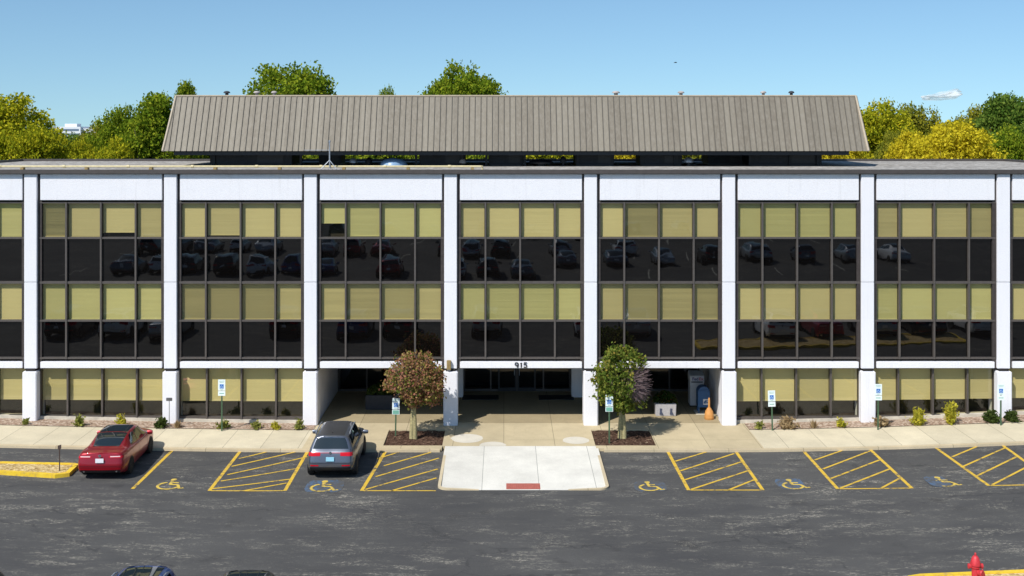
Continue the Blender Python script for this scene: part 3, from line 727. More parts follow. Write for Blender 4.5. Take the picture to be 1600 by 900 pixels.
TL = [
 (18,158,34,0,'leaf_lime','big yellow green tree at the far left edge behind the roof',190),
 (52,207,29,2,'leaf_lime','low yellow green tree in front of the far left tall tree',120),
 (-40,200,28,1,'leaf_lime','yellow tinged tree cut off by the left edge of the photo',150),
 (162,199,46,1,'leaf_olive','olive tree with yellow tips below the distant white building',95),
 (130,228,31,2,'leaf_lime','short bright yellow green tree left of the green pair',90),
 (180,226,30,1,'leaf_lime','short yellow patched tree at the foot of the green pair',80),
 (200,176,36,2,'leaf_green','shorter green tree of the pair left of the roof screen',115),
 (243,157,34,4,'leaf_green','taller pointed green tree right beside the left end of roof screen',115),
 (290,138,40,3,'leaf_green','narrow tree tip showing over the left corner of the roof screen',60),
 (441,110,42,0,'leaf_green','round green tree rising over the roof screen, left of the two tall ones',178),
 (724,110,42,1,'leaf_green','green tree with two peaks rising over the middle of the roof screen',142),
 (610,147,40,2,'leaf_green','tree whose tip barely shows over the roof screen between two tall trees',60),
 (380,190,38,2,'leaf_green','green tree hidden behind the left part of the roof screen',150),
 (560,205,36,1,'leaf_green','green tree seen under the screen beside the blue skylight',160),
 (655,205,37,2,'leaf_green','green tree seen under the screen right of the blue skylight',120),
 (745,212,31,0,'leaf_green','green tree seen through the gap at the end of yellow pipe',120),
 (850,205,33,1,'leaf_lime','yellow green tree seen through the gap behind the domed fan',120),
 (980,205,32,2,'leaf_gold','yellow tree seen through the square gap under the roof screen',150),
 (1120,205,36,1,'leaf_olive','olive tree hidden behind the right half of the roof screen',160),
 (1235,215,33,2,'leaf_gold','gold tree behind the right end of the roof screen',120),
 (1318,222,30,0,'leaf_gold','low gold tree showing under the right corner of roof screen',110),
 (1372,168,40,1,'leaf_lime','yellow green tree right beside the right end of the roof screen',120),
 (1425,172,48,2,'leaf_olive','olive rounded tree behind the bright golden tree',115),
 (1395,215,33,0,'leaf_olive','lower olive tree between screen end and golden tree',85),
 (1478,200,29,0,'leaf_gold','bright golden tree, widest of the trees right of the roof screen',160),
 (1425,214,31,1,'leaf_gold','smaller golden tree joined to the left of the bright golden one',90),
 (1483,196,90,2,'leaf_dark','distant dark green tree line dip under the small cloud',80),
 (1525,176,46,1,'leaf_olive','yellowish green tree left of the tall dark conifer like pair',105),
 (1563,157,42,4,'leaf_dark','tall pointed dark green tree, tallest at the right side',120),
 (1612,163,38,3,'leaf_dark','dark green tree cut off by the right edge of photo',110),
 (1572,208,31,1,'leaf_green','lower green tree right of the bright golden tree',100),
 (1645,205,30,2,'leaf_green','green tree mostly outside the right edge of the photo',110),
 (112,216,70,1,'leaf_dark','far dark green tree just below the distant white building',120),
]
for px, yt, Y, v_, mt, lab, wp in TL: tree(px, yt, Y, v_, mt, lab, wp, gB)
for i in range(26):
    px = -20+i*66+rnd.uniform(-20, 20)
    if 60 < px < 175 or 1430 < px < 1530: yt = 214 if px < 500 else 205
    else: yt = 200+rnd.uniform(-4, 6)
    tree(px, yt, 150+rnd.uniform(0, 60), i % 5, rnd.choice(['leaf_dark', 'leaf_dark', 'leaf_olive']), 'far dark tree in the low tree line on the horizon', rnd.uniform(40, 60), 'tree line on the horizon', 'distant_tree')

def small_tree(label, well_px, well_py, zc, rx, rz, mat, size, n_cl, twigs, stems):
    p = G(well_px, well_py, -.05); t = thing('street_tree', label, 'tree', (p.x, p.y, -.05))
    m = MB()
    for sx in stems: m.tube([(sx,0,-.2),(sx*.9,0,.5),(sx*.4,.02,1.15),(0,0,zc)], [.115, .095, .085, .03], 10)
    q = random.Random(3)
    for k in range(16):
        a = k*2.4; e = q.uniform(.55,.95); m.tube([(0,0,1.1+q.uniform(-.1,.5)), (math.cos(a)*rx*.4, math.sin(a)*rx*.4, zc+q.uniform(-.3,.2)), (math.cos(a)*rx*e, math.sin(a)*rx*e, zc+rz*q.uniform(-.5,.7))], [.035,.02,.006], 5)
    m.build('trunk', 'bark_light', t, smooth=True)
    r = np.random.default_rng(int(well_px)); pts = []
    for k in range(n_cl):
        d = r.normal(size=3); d /= np.linalg.norm(d); c = d*np.array([rx,rx,rz])*r.uniform(.45, 1.0)**.6; c[2] = max(c[2], -rz*r.uniform(.7, .85) if not twigs else -9); c = c*(1+.1*math.sin(3.1*math.atan2(d[0],d[2])+1.3)*math.cos(2.3*d[1])+.06*math.sin(7*d[0]+5*d[2]))+np.array([0,0,zc])
        if twigs and c[0] > rx*.22 and abs(c[2]-zc+.1) < rz*.55: continue
        if not twigs and c[0] < -.3 and c[2]-zc < -.4 and c[1] < .5: continue
        if not twigs and c[0] < -rx*.3 and r.random() < .35: continue
        pts.append(c+r.normal(size=(13,3))*.085)
    V, Fc = np_leaves(np.concatenate(pts), size, 5, .3, 1.3); link('crown', mesh_np('crown', V, Fc, mat), t)
    tw = MB(); ntw = 520 if twigs else 110
    for k in range(ntw):
        if twigs: d = Vector((q.uniform(.3,1), q.uniform(-.95,.6), q.uniform(-.65,.45))).normalized()
        else: d = Vector((q.uniform(-1,.6), q.uniform(-1,.2), q.uniform(-.4,1))).normalized()
        e = Vector((d.x*rx, d.y*rx, d.z*rz))*q.uniform(.75, 1.12)
        tw.tube([Vector((0,0,zc-.1))+e*.35, Vector((0,0,zc-.03))+e*.7+Vector((q.uniform(-.08,.08),)*3), Vector((0,0,zc))+e], [.01,.008,.005], 3, False)
    tw.build('bare_twigs', 'twig_purple', t)
small_tree('round lollipop tree with rusty red leaves in the left mulch square', 646, 686, 2.42, 1.24, 1.12, 'leaf_rust', .085, 720, False, [-.07, .06])
p2_ = small_tree('green leaved tree with a bare purple twig patch in right mulch square', 972, 685, 2.45, 1.2, 1.38, 'leaf_linden', .1, 520, True, [-.08, .09])

# ------------------------------------------------------------------ plants in the gravel bed
def plant(px, py, h, r, n, mat, label, kind='plant', leafy=False, seed=0):
    p = G(px, py, .03); q = np.random.default_rng(seed+int(px)); t = thing('bed_plant' if kind == 'plant' else kind, label, 'plant', (p.x, max(p.y, YB+.12) if p.y < YB+.12 else min(p.y, -.05), gz(p.x)+.02), 0, 'plants in the gravel bed')
    V = []; Fc = []; st = MB()
    for k in range(n):
        a = q.uniform(0, 6.28); ln = h*q.uniform(.3, 1.)**1.2; lean = q.uniform(.05, 1.)*r*(1.45-.8*ln/h); b0 = q.uniform(0, .35)*r
        base = np.array([b0*np.cos(a), b0*np.sin(a), 0]); tip = np.array([lean*np.cos(a), lean*np.sin(a), ln]); mid = (base+tip)/2+np.array([0,0,ln*.12])
        wv = np.array([-np.sin(a+q.uniform(-1,1)), np.cos(a), 0])*.018
        o = len(V); V += [base-wv, base+wv, mid+wv*.8, mid-wv*.8, tip]; Fc += [(o,o+1,o+2,o+3),(o+3,o+2,o+4)]
        if leafy:
            for j in range(5):
                f = q.uniform(.2, 1.); c = base+(tip-base)*f+q.normal(size=3)*.025; d = q.normal(size=3)*.04; e = q.normal(size=3)*.025; o = len(V)
                V += [c+d, c+e, c-d, c-e]; Fc += [(o,o+1,o+2,o+3)]
    me = bpy.data.meshes.new('foliage'); me.from_pydata([tuple(v) for v in V], [], Fc); me.update(); me.materials.append(M[mat]); link('foliage', me, t)
    st.tube([(0,0,-.05),(0,0,h*.3)], [.02,.01], 5).build('stem', 'bark_dark', t)
plant(119, 668, .5, .32, 60, 'blade_green', 'spiky green plant in the gravel left of the red car roof', leafy=True)
plant(185, 669, .55, .28, 70, 'blade_yellow', 'bright yellow plant in the gravel just behind the red car', leafy=True)
plant(38, 664, .3, .2, 30, 'blade_green', 'small pale plant at the foot of the leftmost white column', leafy=True)
plant(250, 669, .42, .32, 130, 'blade_dark', 'low dark green shrub beside the small dark plaque', 'bed_shrub', True)
plant(277, 668, .35, .3, 120, 'blade_dry', 'dry tan grass clump right of the small dark plaque', 'dry_clump')
plant(347, 670, .4, .34, 60, 'blade_green', 'green spiky plant around the leftmost blue and white sign post', leafy=True)
plant(399, 671, .36, .3, 45, 'blade_green', 'left plant of three between the leftmost sign and the grey car', leafy=True)
plant(430, 671, .32, .26, 40, 'blade_yellow', 'middle plant of three between the leftmost sign and grey car', leafy=True)
plant(466, 672, .48, .24, 45, 'blade_green', 'upright green plant just left of the grey car and column', leafy=True)
plant(1187, 671, .36, .26, 40, 'blade_green', 'small green plant left of the sign beside the right gravel bed start', leafy=True)
plant(1232, 670, .5, .45, 200, 'blade_dry', 'wide dry tan bush right of the lowest blue and white sign', 'dry_clump', True)
plant(1272, 669, .42, .32, 70, 'blade_dry', 'thin dry stalks between the wide dry bush and green plant', 'dry_clump')
plant(1315, 668, .42, .26, 60, 'blade_yellow', 'yellow green plant left of the column with the sign beside it', leafy=True)
plant(1378, 667, .42, .4, 150, 'blade_dry', 'dry brown bush at the foot of the sign by the right column', 'dry_clump', True)
plant(1439, 667, .8, .5, 95, 'blade_yellow', 'broad yellow green plant left of the tallest yellow plant', leafy=True)
plant(1492, 666, 1.02, .42, 110, 'blade_yellow', 'tallest bright yellow plant with upright stalks in the right bed', leafy=True)
plant(1556, 663, .5, .42, 200, 'blade_dark', 'dark green rounded shrub at the foot of the rightmost column', 'bed_shrub', True)
plant(1588, 662, .46, .36, 160, 'blade_dark', 'dark shrub with brown tips at the right photo edge', 'bed_shrub', True)

# ------------------------------------------------------------------ signs
def ada_sign(px, py, ytop, zo, label, lean=0.):
    p = G(px, py, zo); D = p.y+D0; zt = H-(ytop-PY)*D/F-p.z
    t = thing('parking_sign', label, 'sign', p, 0, 'reserved parking signs'); t.rotation_euler = (0, R(lean), 0)
    MB().box(-.03, .03, 0, .03, -.2, zt-.02).build('post', 'green_steel', t)
    pn = MB().box(-.155, .155, -.012, -.002, zt-.47, zt).build('sign_panel', 'sign_white', t, bevel=.004)
    s = MB(); s.box(-.085, .085, -.016, -.0125, zt-.38, zt-.2); s.build('symbol_square', 'sign_blue', pn)
    k = MB(); c = (0, zt-.3)
    k.lathe([(.014,0),(.014,.002)], 8, (-.0165, -.008, zt-.225), 'x') if False else None
    pts = [(-.01+.045*math.cos(R(a)), zt-.315+.045*math.sin(R(a))) for a in range(110, 350, 30)]
    for (x0, z0), (x1, z1) in zip(pts, pts[1:]+[]): k.tube([(x0,-.0175,z0),(x1,-.0175,z1)], .006, 4)
    k.tube([(-.01,-.0175,zt-.235),(-.005,-.0175,zt-.29),(.035,-.0175,zt-.29),(.055,-.0175,zt-.345)], .008, 4); k.build('symbol', 'sign_white', pn)
    g = MB()
    for z_, hw in ((zt-.06, .11), (zt-.11, .09), (zt-.42, .06)): g.box(-hw, hw, -.0155, -.0125, z_-.014, z_)
    g.build('sign_lines', 'sign_green', pn)
    lp = MB().box(-.155, .155, -.012, -.002, zt-.69, zt-.49).build('lower_panel', 'sign_white', t, bevel=.004)
    MB().box(-.13, .13, -.0155, -.0125, zt-.67, zt-.51).build('sign_lines', 'sign_green', lp) if px in (618, 952) else MB().box(-.1, .1, -.0155, -.0125, zt-.6, zt-.57).build('sign_lines', 'sign_green', lp)
ada_sign(346.5, 673, 593, .02, 'tallest blue and white parking sign, in the gravel right of the red car')
ada_sign(618, 681, 622, -.03, 'blue and white parking sign in front of the rusty leaved tree', .8)
ada_sign(952, 692, 617, -.03, 'blue and white parking sign in front of the green tree')
ada_sign(1207, 672, 610, .02, 'blue and white parking sign left of the wide dry bush', -1.5)
ada_sign(1372, 671, 600, .02, 'blue and white parking sign just right of a white column base', .3)
ada_sign(1564, 664, 600, .02, 'blue and white parking sign standing against the rightmost white column')
p = G(264.5, 669, .02); t = thing('plaque_sign', 'small dark plaque on a thin post before a white column', 'sign', p)
MB().tube([(0,0,-.2),(0,0,1.16)], .014, 6).build('post', 'grey_sign', t); MB().box(-.13, .13, -.02, .0, 1.16, 1.3).build('plate', 'grey_sign', t, bevel=.01)
p = G(93, 735, .0); t = thing('marker_post', 'thin dark marker post with small brown plate in the kerbed island', 'marker post', p)
MB().tube([(0,0,-.2),(0,0,.86)], .022, 6).build('post', 'brown_sign', t); MB().add([(-.06,-.03,.78),(.07,-.03,.82),(.07,-.03,.97),(-.06,-.03,.93),(-.06,-.01,.78),(.07,-.01,.82),(.07,-.01,.97),(-.06,-.01,.93)], [(0,1,2,3),(7,6,5,4),(0,4,5,1),(1,5,6,2),(2,6,7,3),(3,7,4,0)]).build('plate', 'brown_sign', t)

# ------------------------------------------------------------------ porch objects
def leaves_box(t, x0, x1, y0, y1, z0, z1, n, mat, seed):
    r = np.random.default_rng(seed); c = r.uniform(size=(n,3))*np.array([x1-x0,y1-y0,1])+np.array([x0,y0,0])
    fx = 1-((c[:,0]-(x0+x1)/2)/((x1-x0)/2))**2; c[:,2] = z0+c[:,2]*(z1-z0)*(.35+.65*fx)
    V, Fc = np_leaves(c, .08, seed); link('foliage', mesh_np('foliage', V, Fc, mat), t)
Y = 1.45; p = Vector((FX(1040.5, Y), Y, .012)); t = thing('stone_planter', 'pale stone planter with two dark marks on the sunlit porch edge', 'planter', p)
MB().add([(-.45,0,0),(.45,0,0),(.45,.55,0),(-.45,.55,0),(-.47,-.02,.56),(.47,-.02,.56),(.47,.57,.56),(-.47,.57,.56)], [(0,3,2,1),(4,5,6,7),(0,1,5,4),(1,2,6,5),(2,3,7,6),(3,0,4,7)]).build('box', 'planter_stone', t, bevel=.02)
for s in (-.22, .24): MB().add([(s-.07,-.03,.08),(s+.11,-.03,.06),(s+.03,-.03,.24),(s+.05,-.03,.34),(s-.05,-.03,.36),(s-.06,-.03,.2)], [(0,1,2,3,4,5)]).build('dark_mark', 'mark_dark', t)
leaves_box(t, -.5, .5, 0, .55, .55, 1.05, 700, 'flower_mixed', 4)
Y = 2.6; p = Vector((FX(592, Y), Y, .012)); t = thing('dark_planter', 'long dark planter with green plants in porch shade behind the rusty tree', 'planter', p)
MB().box(-.62, .62, 0, .6, 0, .66).build('box', 'planter_dark', t, bevel=.02); leaves_box(t, -.58, .6, .02, .58, .64, 1.15, 800, 'blade_dark', 9)
# courier drop box
Y = 3.2; t = thing('drop_box', 'white courier drop box with purple and red lettering behind blue mailbox', 'drop box', (FX(1089, Y), Y, .012))
MB().box(-.32, .32, 0, .6, .05, 1.1).build('body', 'box_white', t, bevel=.02)
MB().add([(-.33,-.02,1.1),(.33,-.02,1.1),(.33,.62,1.1),(-.33,.62,1.1),(-.33,-.02,1.42),(.33,-.02,1.42),(.33,.5,1.58),(-.33,.5,1.58),(.33,.62,1.5),(-.33,.62,1.5)], [(0,3,2,1),(0,1,5,4),(4,5,6,7),(7,6,8,9),(3,9,8,2),(1,2,8,6,5),(0,4,7,9,3)]).build('hood', 'box_white', t, bevel=.02)
MB().box(-.3, .3, .02, .58, 0, .05).build('base', 'trim_black', t)
MB().box(-.27, .27, -.045, -.021, 1.12, 1.17).build('slot_handle', 'trim_black', t)
text_mb('Fed', .2, .004, 'letter_purple', t, (-.08, -.027, 1.22), 'lettering', .004); text_mb('Ex', .2, .004, 'letter_red', t, (.19, -.027, 1.22), 'lettering', .004)
# blue mailbox
Y = 1.9; t = thing('mailbox', 'round topped blue mailbox with white emblem panel beside porch wall', 'mailbox', (FX(1100, Y), Y, .012))
prof = [(-.27, .28), (.27, .28), (.27, .95)]+[(.27*math.cos(R(a)), .95+.27*math.sin(R(a))) for a in range(15, 180, 15)]+[(-.27, .95)]
n = len(prof); vs = [(x, 0, z) for x, z in prof]+[(x, .52, z) for x, z in prof]
MB().add(vs, [tuple(range(n)), tuple(reversed(range(n, 2*n)))]+[(i, n+i, n+(i+1)%n, (i+1)%n) for i in range(n)]).build('body', 'mail_blue', t, bevel=.012)
for dx in (-.22, .22):
    for dy in (.06, .46): MB().box(dx-.025, dx+.025, dy-.025, dy+.025, 0, .28).build('leg', 'mail_blue', t)
MB().box(-.2, .2, -.03, -.002, .98, 1.04).build('pull_handle', 'mail_blue', t)
e = MB().box(-.04, .24, -.008, -.001, .4, .66).build('emblem_panel', 'box_white', t)
MB().add([(-.02,-.011,.52),(.06,-.011,.61),(.2,-.011,.59),(.22,-.011,.555),(.13,-.011,.56),(.05,-.011,.5),(.16,-.011,.53),(.2,-.011,.49),(.0,-.011,.45)], [(0,8,7,6,5),(0,5,4,3,2,1)]).build('emblem', 'mail_blue', e)
struct(MB().box(FX(1087, 1.9), FX(1113, 1.9), 1.75, 2.55, .0125, .035).build('mailbox_pad', 'patch_concrete'))
Y = .95; t = thing('cigarette_receptacle', 'orange tan bottle shaped cigarette receptacle at the porch wall', 'receptacle', (FX(1108, Y), Y, .012))
MB().lathe([(.2,0),(.215,.03),(.21,.12),(.2,.13),(.2,.24),(.185,.26),(.17,.36),(.12,.42),(.1,.47),(.05,.52)], 20).build('base', 'terracotta', t, smooth=True)
MB().lathe([(.048,.5),(.042,.85),(.03,.93),(.01,.95)], 14).build('neck', 'terracotta', t, smooth=True)
pw = thing('hose_bib', 'small brass tap on the white porch wall right of the receptacle', 'tap', (XR-.002, .7, .8))
MB().tube([(0,0,0),(-.08,0,0),(-.1,0,-.06)], .018, 8).build('spout', 'galvanised', pw); MB().lathe([(.03,0),(.03,.012)], 10, (-.06,0,.03)).build('valve', 'hydrant_red', pw)

# ------------------------------------------------------------------ hydrant
p = G(1523, 918, .0); t = thing('fire_hydrant', 'red fire hydrant in the yellow kerbed island at lower right', 'hydrant', (p.x, p.y-.05, gz(p.x))); t.scale = (1.02, 1.02, 1.24)
hz = .78
MB().lathe([(.15,-.1),(.15,.03),(.11,.05),(.1,.08),(.1,.46),(.125,.47),(.125,.5),(.11,.51),(.14,.52),(.14,.56),(.125,.6),(.1,.68),(.06,.73),(.02,.745)], 20).build('barrel', 'hydrant_red', t, smooth=True)
MB().lathe([(.03,.74),(.03,.79),(.02,.8)], 5).build('operating_nut', 'hydrant_red', t)
for s in (-1, 1):
    MB().lathe([(.05,0),(.05,s*.07),(.06,s*.075),(.06,s*.11),(.03,s*.12)], 12, (s*.09, 0, .5), 'x').build('side_nozzle', 'hydrant_red', t, smooth=True)
k = MB().lathe([(.07,0),(.07,-.09),(.085,-.095),(.085,-.14),(.03,-.15)], 14); k.v = [(y_*1+0.0, x_, z_) for (x_, y_, z_) in k.v]
k2 = MB(); k2.tube([(.05,-.08,.38),(.09,-.16,.38),(.1,-.175,.38)], [.07,.07,.085], 14); k2.tube([(.1,-.175,.38),(.12,-.21,.38)], [.085,.075], 14); k2.build('front_nozzle', 'hydrant_red', t, smooth=True)
MB().tube([(.17,-.02,.45),(.21,-.1,.36),(.2,-.16,.28)], .012, 6).build('cap_chain', 'hydrant_red', t)

# ------------------------------------------------------------------ cars (rear at y=0, nose towards +y)
def cr(p0, p1, p2, p3, t, k=.34):
    m1 = (p2-p0)*k; m2 = (p3-p1)*k; t2, t3 = t*t, t*t*t
    return p1*(2*t3-3*t2+1)+m1*(t3-2*t2+t)+p2*(-2*t3+3*t2)+m2*(t3-t2)
class Surf:
    def __init__(s, st): s.g = [[Vector(p) for p in row] for row in st]; s.nu = len(st)-1; s.nv = len(st[0])-1
    def row(s, i, v):
        i = max(0, min(s.nu, i)); r = s.g[i]; j = min(int(v), s.nv-1); t = v-j
        top = Vector((-r[s.nv-1].x, r[s.nv-1].y, r[s.nv-1].z)); bot = Vector((-r[1].x, r[1].y, r[1].z))
        return cr(r[j-1] if j > 0 else bot, r[j], r[j+1], r[j+2] if j+2 <= s.nv else top, t)
    def P(s, u, v):
        i = min(int(u), s.nu-1); t = u-i
        return cr(s.row(i-1, v), s.row(i, v), s.row(i+1, v), s.row(i+2, v), t)
    def nrm(s, u, v):
        e = .02; a = s.P(min(s.nu, u+e), v)-s.P(max(0, u-e), v); b = s.P(u, min(s.nv, v+e))-s.P(u, max(0, v-e)); n = a.cross(b)
        n = n.normalized() if n.length > 1e-9 else Vector((0,0,1)); c = s.P(u, v)-Vector((0, 2.3, .7))
        return -n if n.dot(Vector((c.x, c.y*.35, c.z))) < 0 else n
    def patch(s, m, u0, u1, v0, v1, nu, nv, off=0., sides=(1,-1), shape=None):
        for sd in sides:
            o = len(m.v)
            for i in range(nu+1):
                for j in range(nv+1):
                    a, b = i/nu, j/nv; u = u0+(u1-u0)*a; v = v0+(v1-v0)*b
                    if shape: u, v = shape(a, b)
                    p = s.P(u, v)
                    if off: p = p+s.nrm(u, v)*off
                    m.v.append((p.x*sd, p.y, p.z))
            for i in range(nu):
                for j in range(nv): k = o+i*(nv+1)+j; m.f.append((k, k+1, k+nv+2, k+nv+1))
        return m
def sect(y, zb, w_, zm, zs, x5, z5, x6, z6, zt, ys=None):
    pts = [(0,zb),(w_*.86,zb),(w_*.97,zb+.1),(w_,zm),(w_*.965,zs),(x5,z5),(x6,z6),(0,zt)]
    return [(x, (ys[i] if ys else y), z) for i, (x, z) in enumerate(pts)]
def cap(row, dy): return [(0, y+dy, z) for x, y, z in row]
def make_surf(rows, d0, d1): return Surf([cap(rows[0], d0)]+rows+[cap(rows[-1], d1)])
SED = make_surf([
 sect(0,.3,.80,.6,.93,.72,1.03,.45,1.06,1.075, [.16,.14,.07,.03,.1,.13,.13,.13]),
 sect(.42,.22,.905,.62,.93,.80,1.045,.5,1.09,1.10), sect(.8,.2,.925,.62,.94,.815,1.045,.52,1.115,1.125),
 sect(1.3,.2,.93,.62,.94,.83,1.02,.57,1.285,1.33), sect(1.78,.2,.93,.62,.93,.84,.99,.585,1.405,1.452),
 sect(2.45,.2,.928,.62,.92,.845,.97,.6,1.43,1.475), sect(2.95,.2,.926,.62,.915,.845,.96,.58,1.395,1.445),
 sect(3.85,.2,.92,.6,.89,.81,.93,.56,.975,1.01), sect(4.4,.22,.88,.56,.8,.74,.85,.45,.9,.915), sect(4.74,.28,.74,.5,.68,.6,.73,.4,.76,.77)], -.035, .1)
SUVS = make_surf([
 sect(0,.36,.80,.66,1.0,.77,1.1,.56,1.55,1.59, [.14,.13,.05,.02,.1,.16,.36,.33]),
 sect(.66,.24,.915,.7,1.02,.83,1.09,.605,1.575,1.63), sect(1.4,.22,.93,.7,1.02,.84,1.08,.62,1.6,1.65),
 sect(2.25,.22,.93,.7,1.0,.84,1.06,.61,1.58,1.635), sect(2.72,.22,.928,.68,.99,.84,1.05,.59,1.53,1.585),
 sect(3.5,.22,.92,.66,.97,.81,1.03,.57,1.075,1.12), sect(4.05,.25,.88,.62,.9,.74,.96,.45,1.0,1.02), sect(4.38,.3,.74,.55,.76,.62,.83,.42,.87,.88)], -.03, .09)
def body_mesh(S, nus, paint_):
    m = MB(); us = []
    for i in range(S.nu): us += [i+k/nus for k in range(nus)]
    us.append(S.nu); nv = 28
    vs_ = [S.nv*k/nv for k in range(nv+1)]; o = 0
    for u in us:
        row = [S.P(u, v) for v in vs_]; m.v += [tuple(p) for p in row]+[(-p.x, p.y, p.z) for p in row]
    wd = 2*(nv+1)
    for i in range(len(us)-1):
        for j in range(nv):
            a = i*wd+j; m.f.append((a, a+1, a+wd+1, a+wd)); b = a+nv+1; m.f.append((b, b+wd, b+wd+1, b+1))
    me = m.mesh('body', paint_, True); bm = bmesh.new(); bm.from_mesh(me); bmesh.ops.remove_doubles(bm, verts=bm.verts, dist=.0008)
    bmesh.ops.recalc_face_normals(bm, faces=bm.faces); bm.to_mesh(me); bm.free()
    me.polygons.foreach_set('use_smooth', [True]*len(me.polygons)); return me
def wheel_meshes(r):
    ty = MB().lathe([(r*.62,-.11),(r*.93,-.115),(r,-.08),(r,.08),(r*.93,.115),(r*.62,.11)], 28, (0,0,0), 'x').mesh('tyre', 'tyre', True)
    rm = MB().lathe([(r*.63,.06),(r*.63,.1),(r*.57,.085),(r*.5,.05)], 24, (0,0,0), 'x')
    for k in range(5):
        a = k*2*math.pi/5
        for s in (-.12, .12): rm.tube([(.09, .05*math.cos(a), .05*math.sin(a)), (.085, r*.6*math.cos(a+s), r*.6*math.sin(a+s))], .022, 5)
    rm.lathe([(.06,.05),(.06,.1),(.03,.105)], 12, (0,0,0), 'x'); return ty, rm.mesh('rim', 'rim', True)
def make_car(kind, paint_, label, plate, loc, rz=0, group=None, name='parked_car', detail=True):
    t = thing(name, label, 'car', loc, rz, group); S = SED if kind == 'sedan' else SUVS
    bo = link('body', body_mesh(S, 6, paint_), t)
    if kind == 'sedan':
        wb, wr = (1.0, 3.85), .335
        S.patch(MB(), 3.02, 4.86, 6.05, 7, 10, 8, .006).build('rear_window', 'car_glass', t, smooth=True)
        S.patch(MB(), 7.1, 7.93, 5.95, 7, 8, 8, .006).build('windshield', 'car_glass', t, smooth=True)
        for sd in (1, -1): S.patch(MB(), 4.1, 5.5, 5.15, 5.86, 8, 4, .006, (sd,), lambda a, b: (4.05+b*.62+a*(1.42-b*.62), 5.15+.7*b)).build('rear_side_window', 'car_glass', t, smooth=True)
        for sd in (1, -1): S.patch(MB(), 5.57, 7.2, 5.15, 5.86, 8, 4, .006, (sd,), lambda a, b: (5.57+a*(2.15-b*.85), 5.15+.7*b)).build('front_side_window', 'car_glass', t, smooth=True)
        S.patch(MB(), 4.98, 6.6, 6.12, 7, 8, 6, .005).build('roof_panel', 'car_glass', t, smooth=True)
        for sd in (1, -1):
            S.patch(MB(), .5, 1.22, 3.6, 4.15, 8, 4, .008, (sd,), lambda a, b: (.45+a*.95, 3.72+.1*(1-a)+b*(.42-.15*(1-a)))).build('tail_light', 'light_red', t, smooth=True)
            S.patch(MB(), .5, .95, 3.9, 4.1, 6, 2, .012, (sd,)).build('reverse_light', 'light_clear', t, smooth=True)
            S.patch(MB(), 9.4, 10.5, 4.1, 4.6, 5, 3, .008, (sd,)).build('headlight', 'light_clear', t, smooth=True)
        S.patch(MB(), 0, 1.0, 1.1, 2.0, 8, 4, .01).build('rear_bumper', 'trim_black', t, smooth=True)
        S.patch(MB(), 0, .97, 2.32, 2.42, 8, 1, .012).build('bumper_strip', 'chrome' if False else 'light_red', t)
        gp = MB()
        S.patch(gp, 0, 1., 2.9, 2.935, 10, 1, .011); S.patch(gp, 1.25, 2.9, 5.05, 5.09, 8, 1, .009)
        for u_ in (4.05, 5.53, 7.45): S.patch(gp, u_, u_+.02, 1.9, 5.1, 1, 10, .008)
        gp.build('panel_gaps', 'trim_black', t)
        zp_ = .80; MB().box(-.155, .155, -.045, -.03, zp_-.08, zp_+.08).build('license_plate', plate, t)
        MB().lathe([(.06,-.0),(.05,.012)], 14, (0,0,0), 'x').build('badge', 'chrome', t, (0, -.0, .965), -math.pi/2)
        mz, my = 1.0, 3.35
        for sd in (1, -1): MB().tube([(sd*.62, .14, .37), (sd*.62, .05, .36)], .035, 8).build('exhaust_tip', 'chrome', t)
    else:
        wb, wr = (.86, 3.52), .365
        S.patch(MB(), 0, .86, 5.2, 5.95, 10, 6, .006).build('rear_window', 'car_glass', t, smooth=True)
        S.patch(MB(), 0, 1.3, 6.0, 6.3, 8, 2, .012, shape=lambda a, b: (a*1.15, 6.05+.35*b)).build('spoiler', paint_, t, smooth=True)
        S.patch(MB(), 5.1, 5.92, 5.95, 7, 8, 8, .006).build('windshield', 'car_glass', t, smooth=True)
        for sd in (1, -1): S.patch(MB(), 1.6, 2.9, 5.15, 5.86, 8, 4, .006, (sd,), lambda a, b: (1.75+b*.2+a*(1.1-b*.2), 5.15+.7*b)).build('rear_side_window', 'car_glass', t, smooth=True)
        for sd in (1, -1): S.patch(MB(), 3, 5, 5.15, 5.86, 8, 4, .006, (sd,), lambda a, b: (2.97+a*(2.75-b*.75), 5.15+.7*b)).build('front_side_window', 'car_glass', t, smooth=True)
        S.patch(MB(), 1.5, 4.4, 6.25, 7, 10, 6, .005).build('roof_panel', 'roof_grey' if paint_ == 'paint_grey' else 'car_glass', t, smooth=True)
        for sd in (1, -1):
            S.patch(MB(), .5, 1.2, 3.9, 4.35, 8, 4, .01, (sd,), lambda a, b: (.5+a*.8, 3.72-.05*a+b*(.78+.12*a))).build('tail_light', 'light_red', t, smooth=True)
            S.patch(MB(), .5, .85, 2.3, 2.6, 5, 2, .01, (sd,), lambda a, b: (.55+a*.35, 2.5+.22*b)).build('reflector', 'light_red', t)
            S.patch(MB(), 7.4, 8.4, 4.1, 4.7, 5, 3, .008, (sd,)).build('headlight', 'light_clear', t, smooth=True)
            m = MB(); m.tube([(sd*.66, y_, z_) for y_, z_ in ((.75,1.585),(.95,1.635),(1.6,1.655),(2.3,1.64),(2.5,1.59))], .022, 6); m.build('roof_rail', 'galvanised', t, smooth=True)
        gp = MB(); S.patch(gp, 0, .98, 3.02, 3.06, 10, 1, .011); S.patch(gp, .96, .985, 3., 5.2, 1, 8, .011)
        for u_ in (1.75, 2.95, 5.3): S.patch(gp, u_, u_+.02, 1.9, 5.1, 1, 10, .008)
        gp.build('panel_gaps', 'trim_black', t)
        S.patch(MB(), 0, .6, 4.2, 4.36, 6, 2, .009).build('tail_light_bar', 'light_red', t, smooth=True)
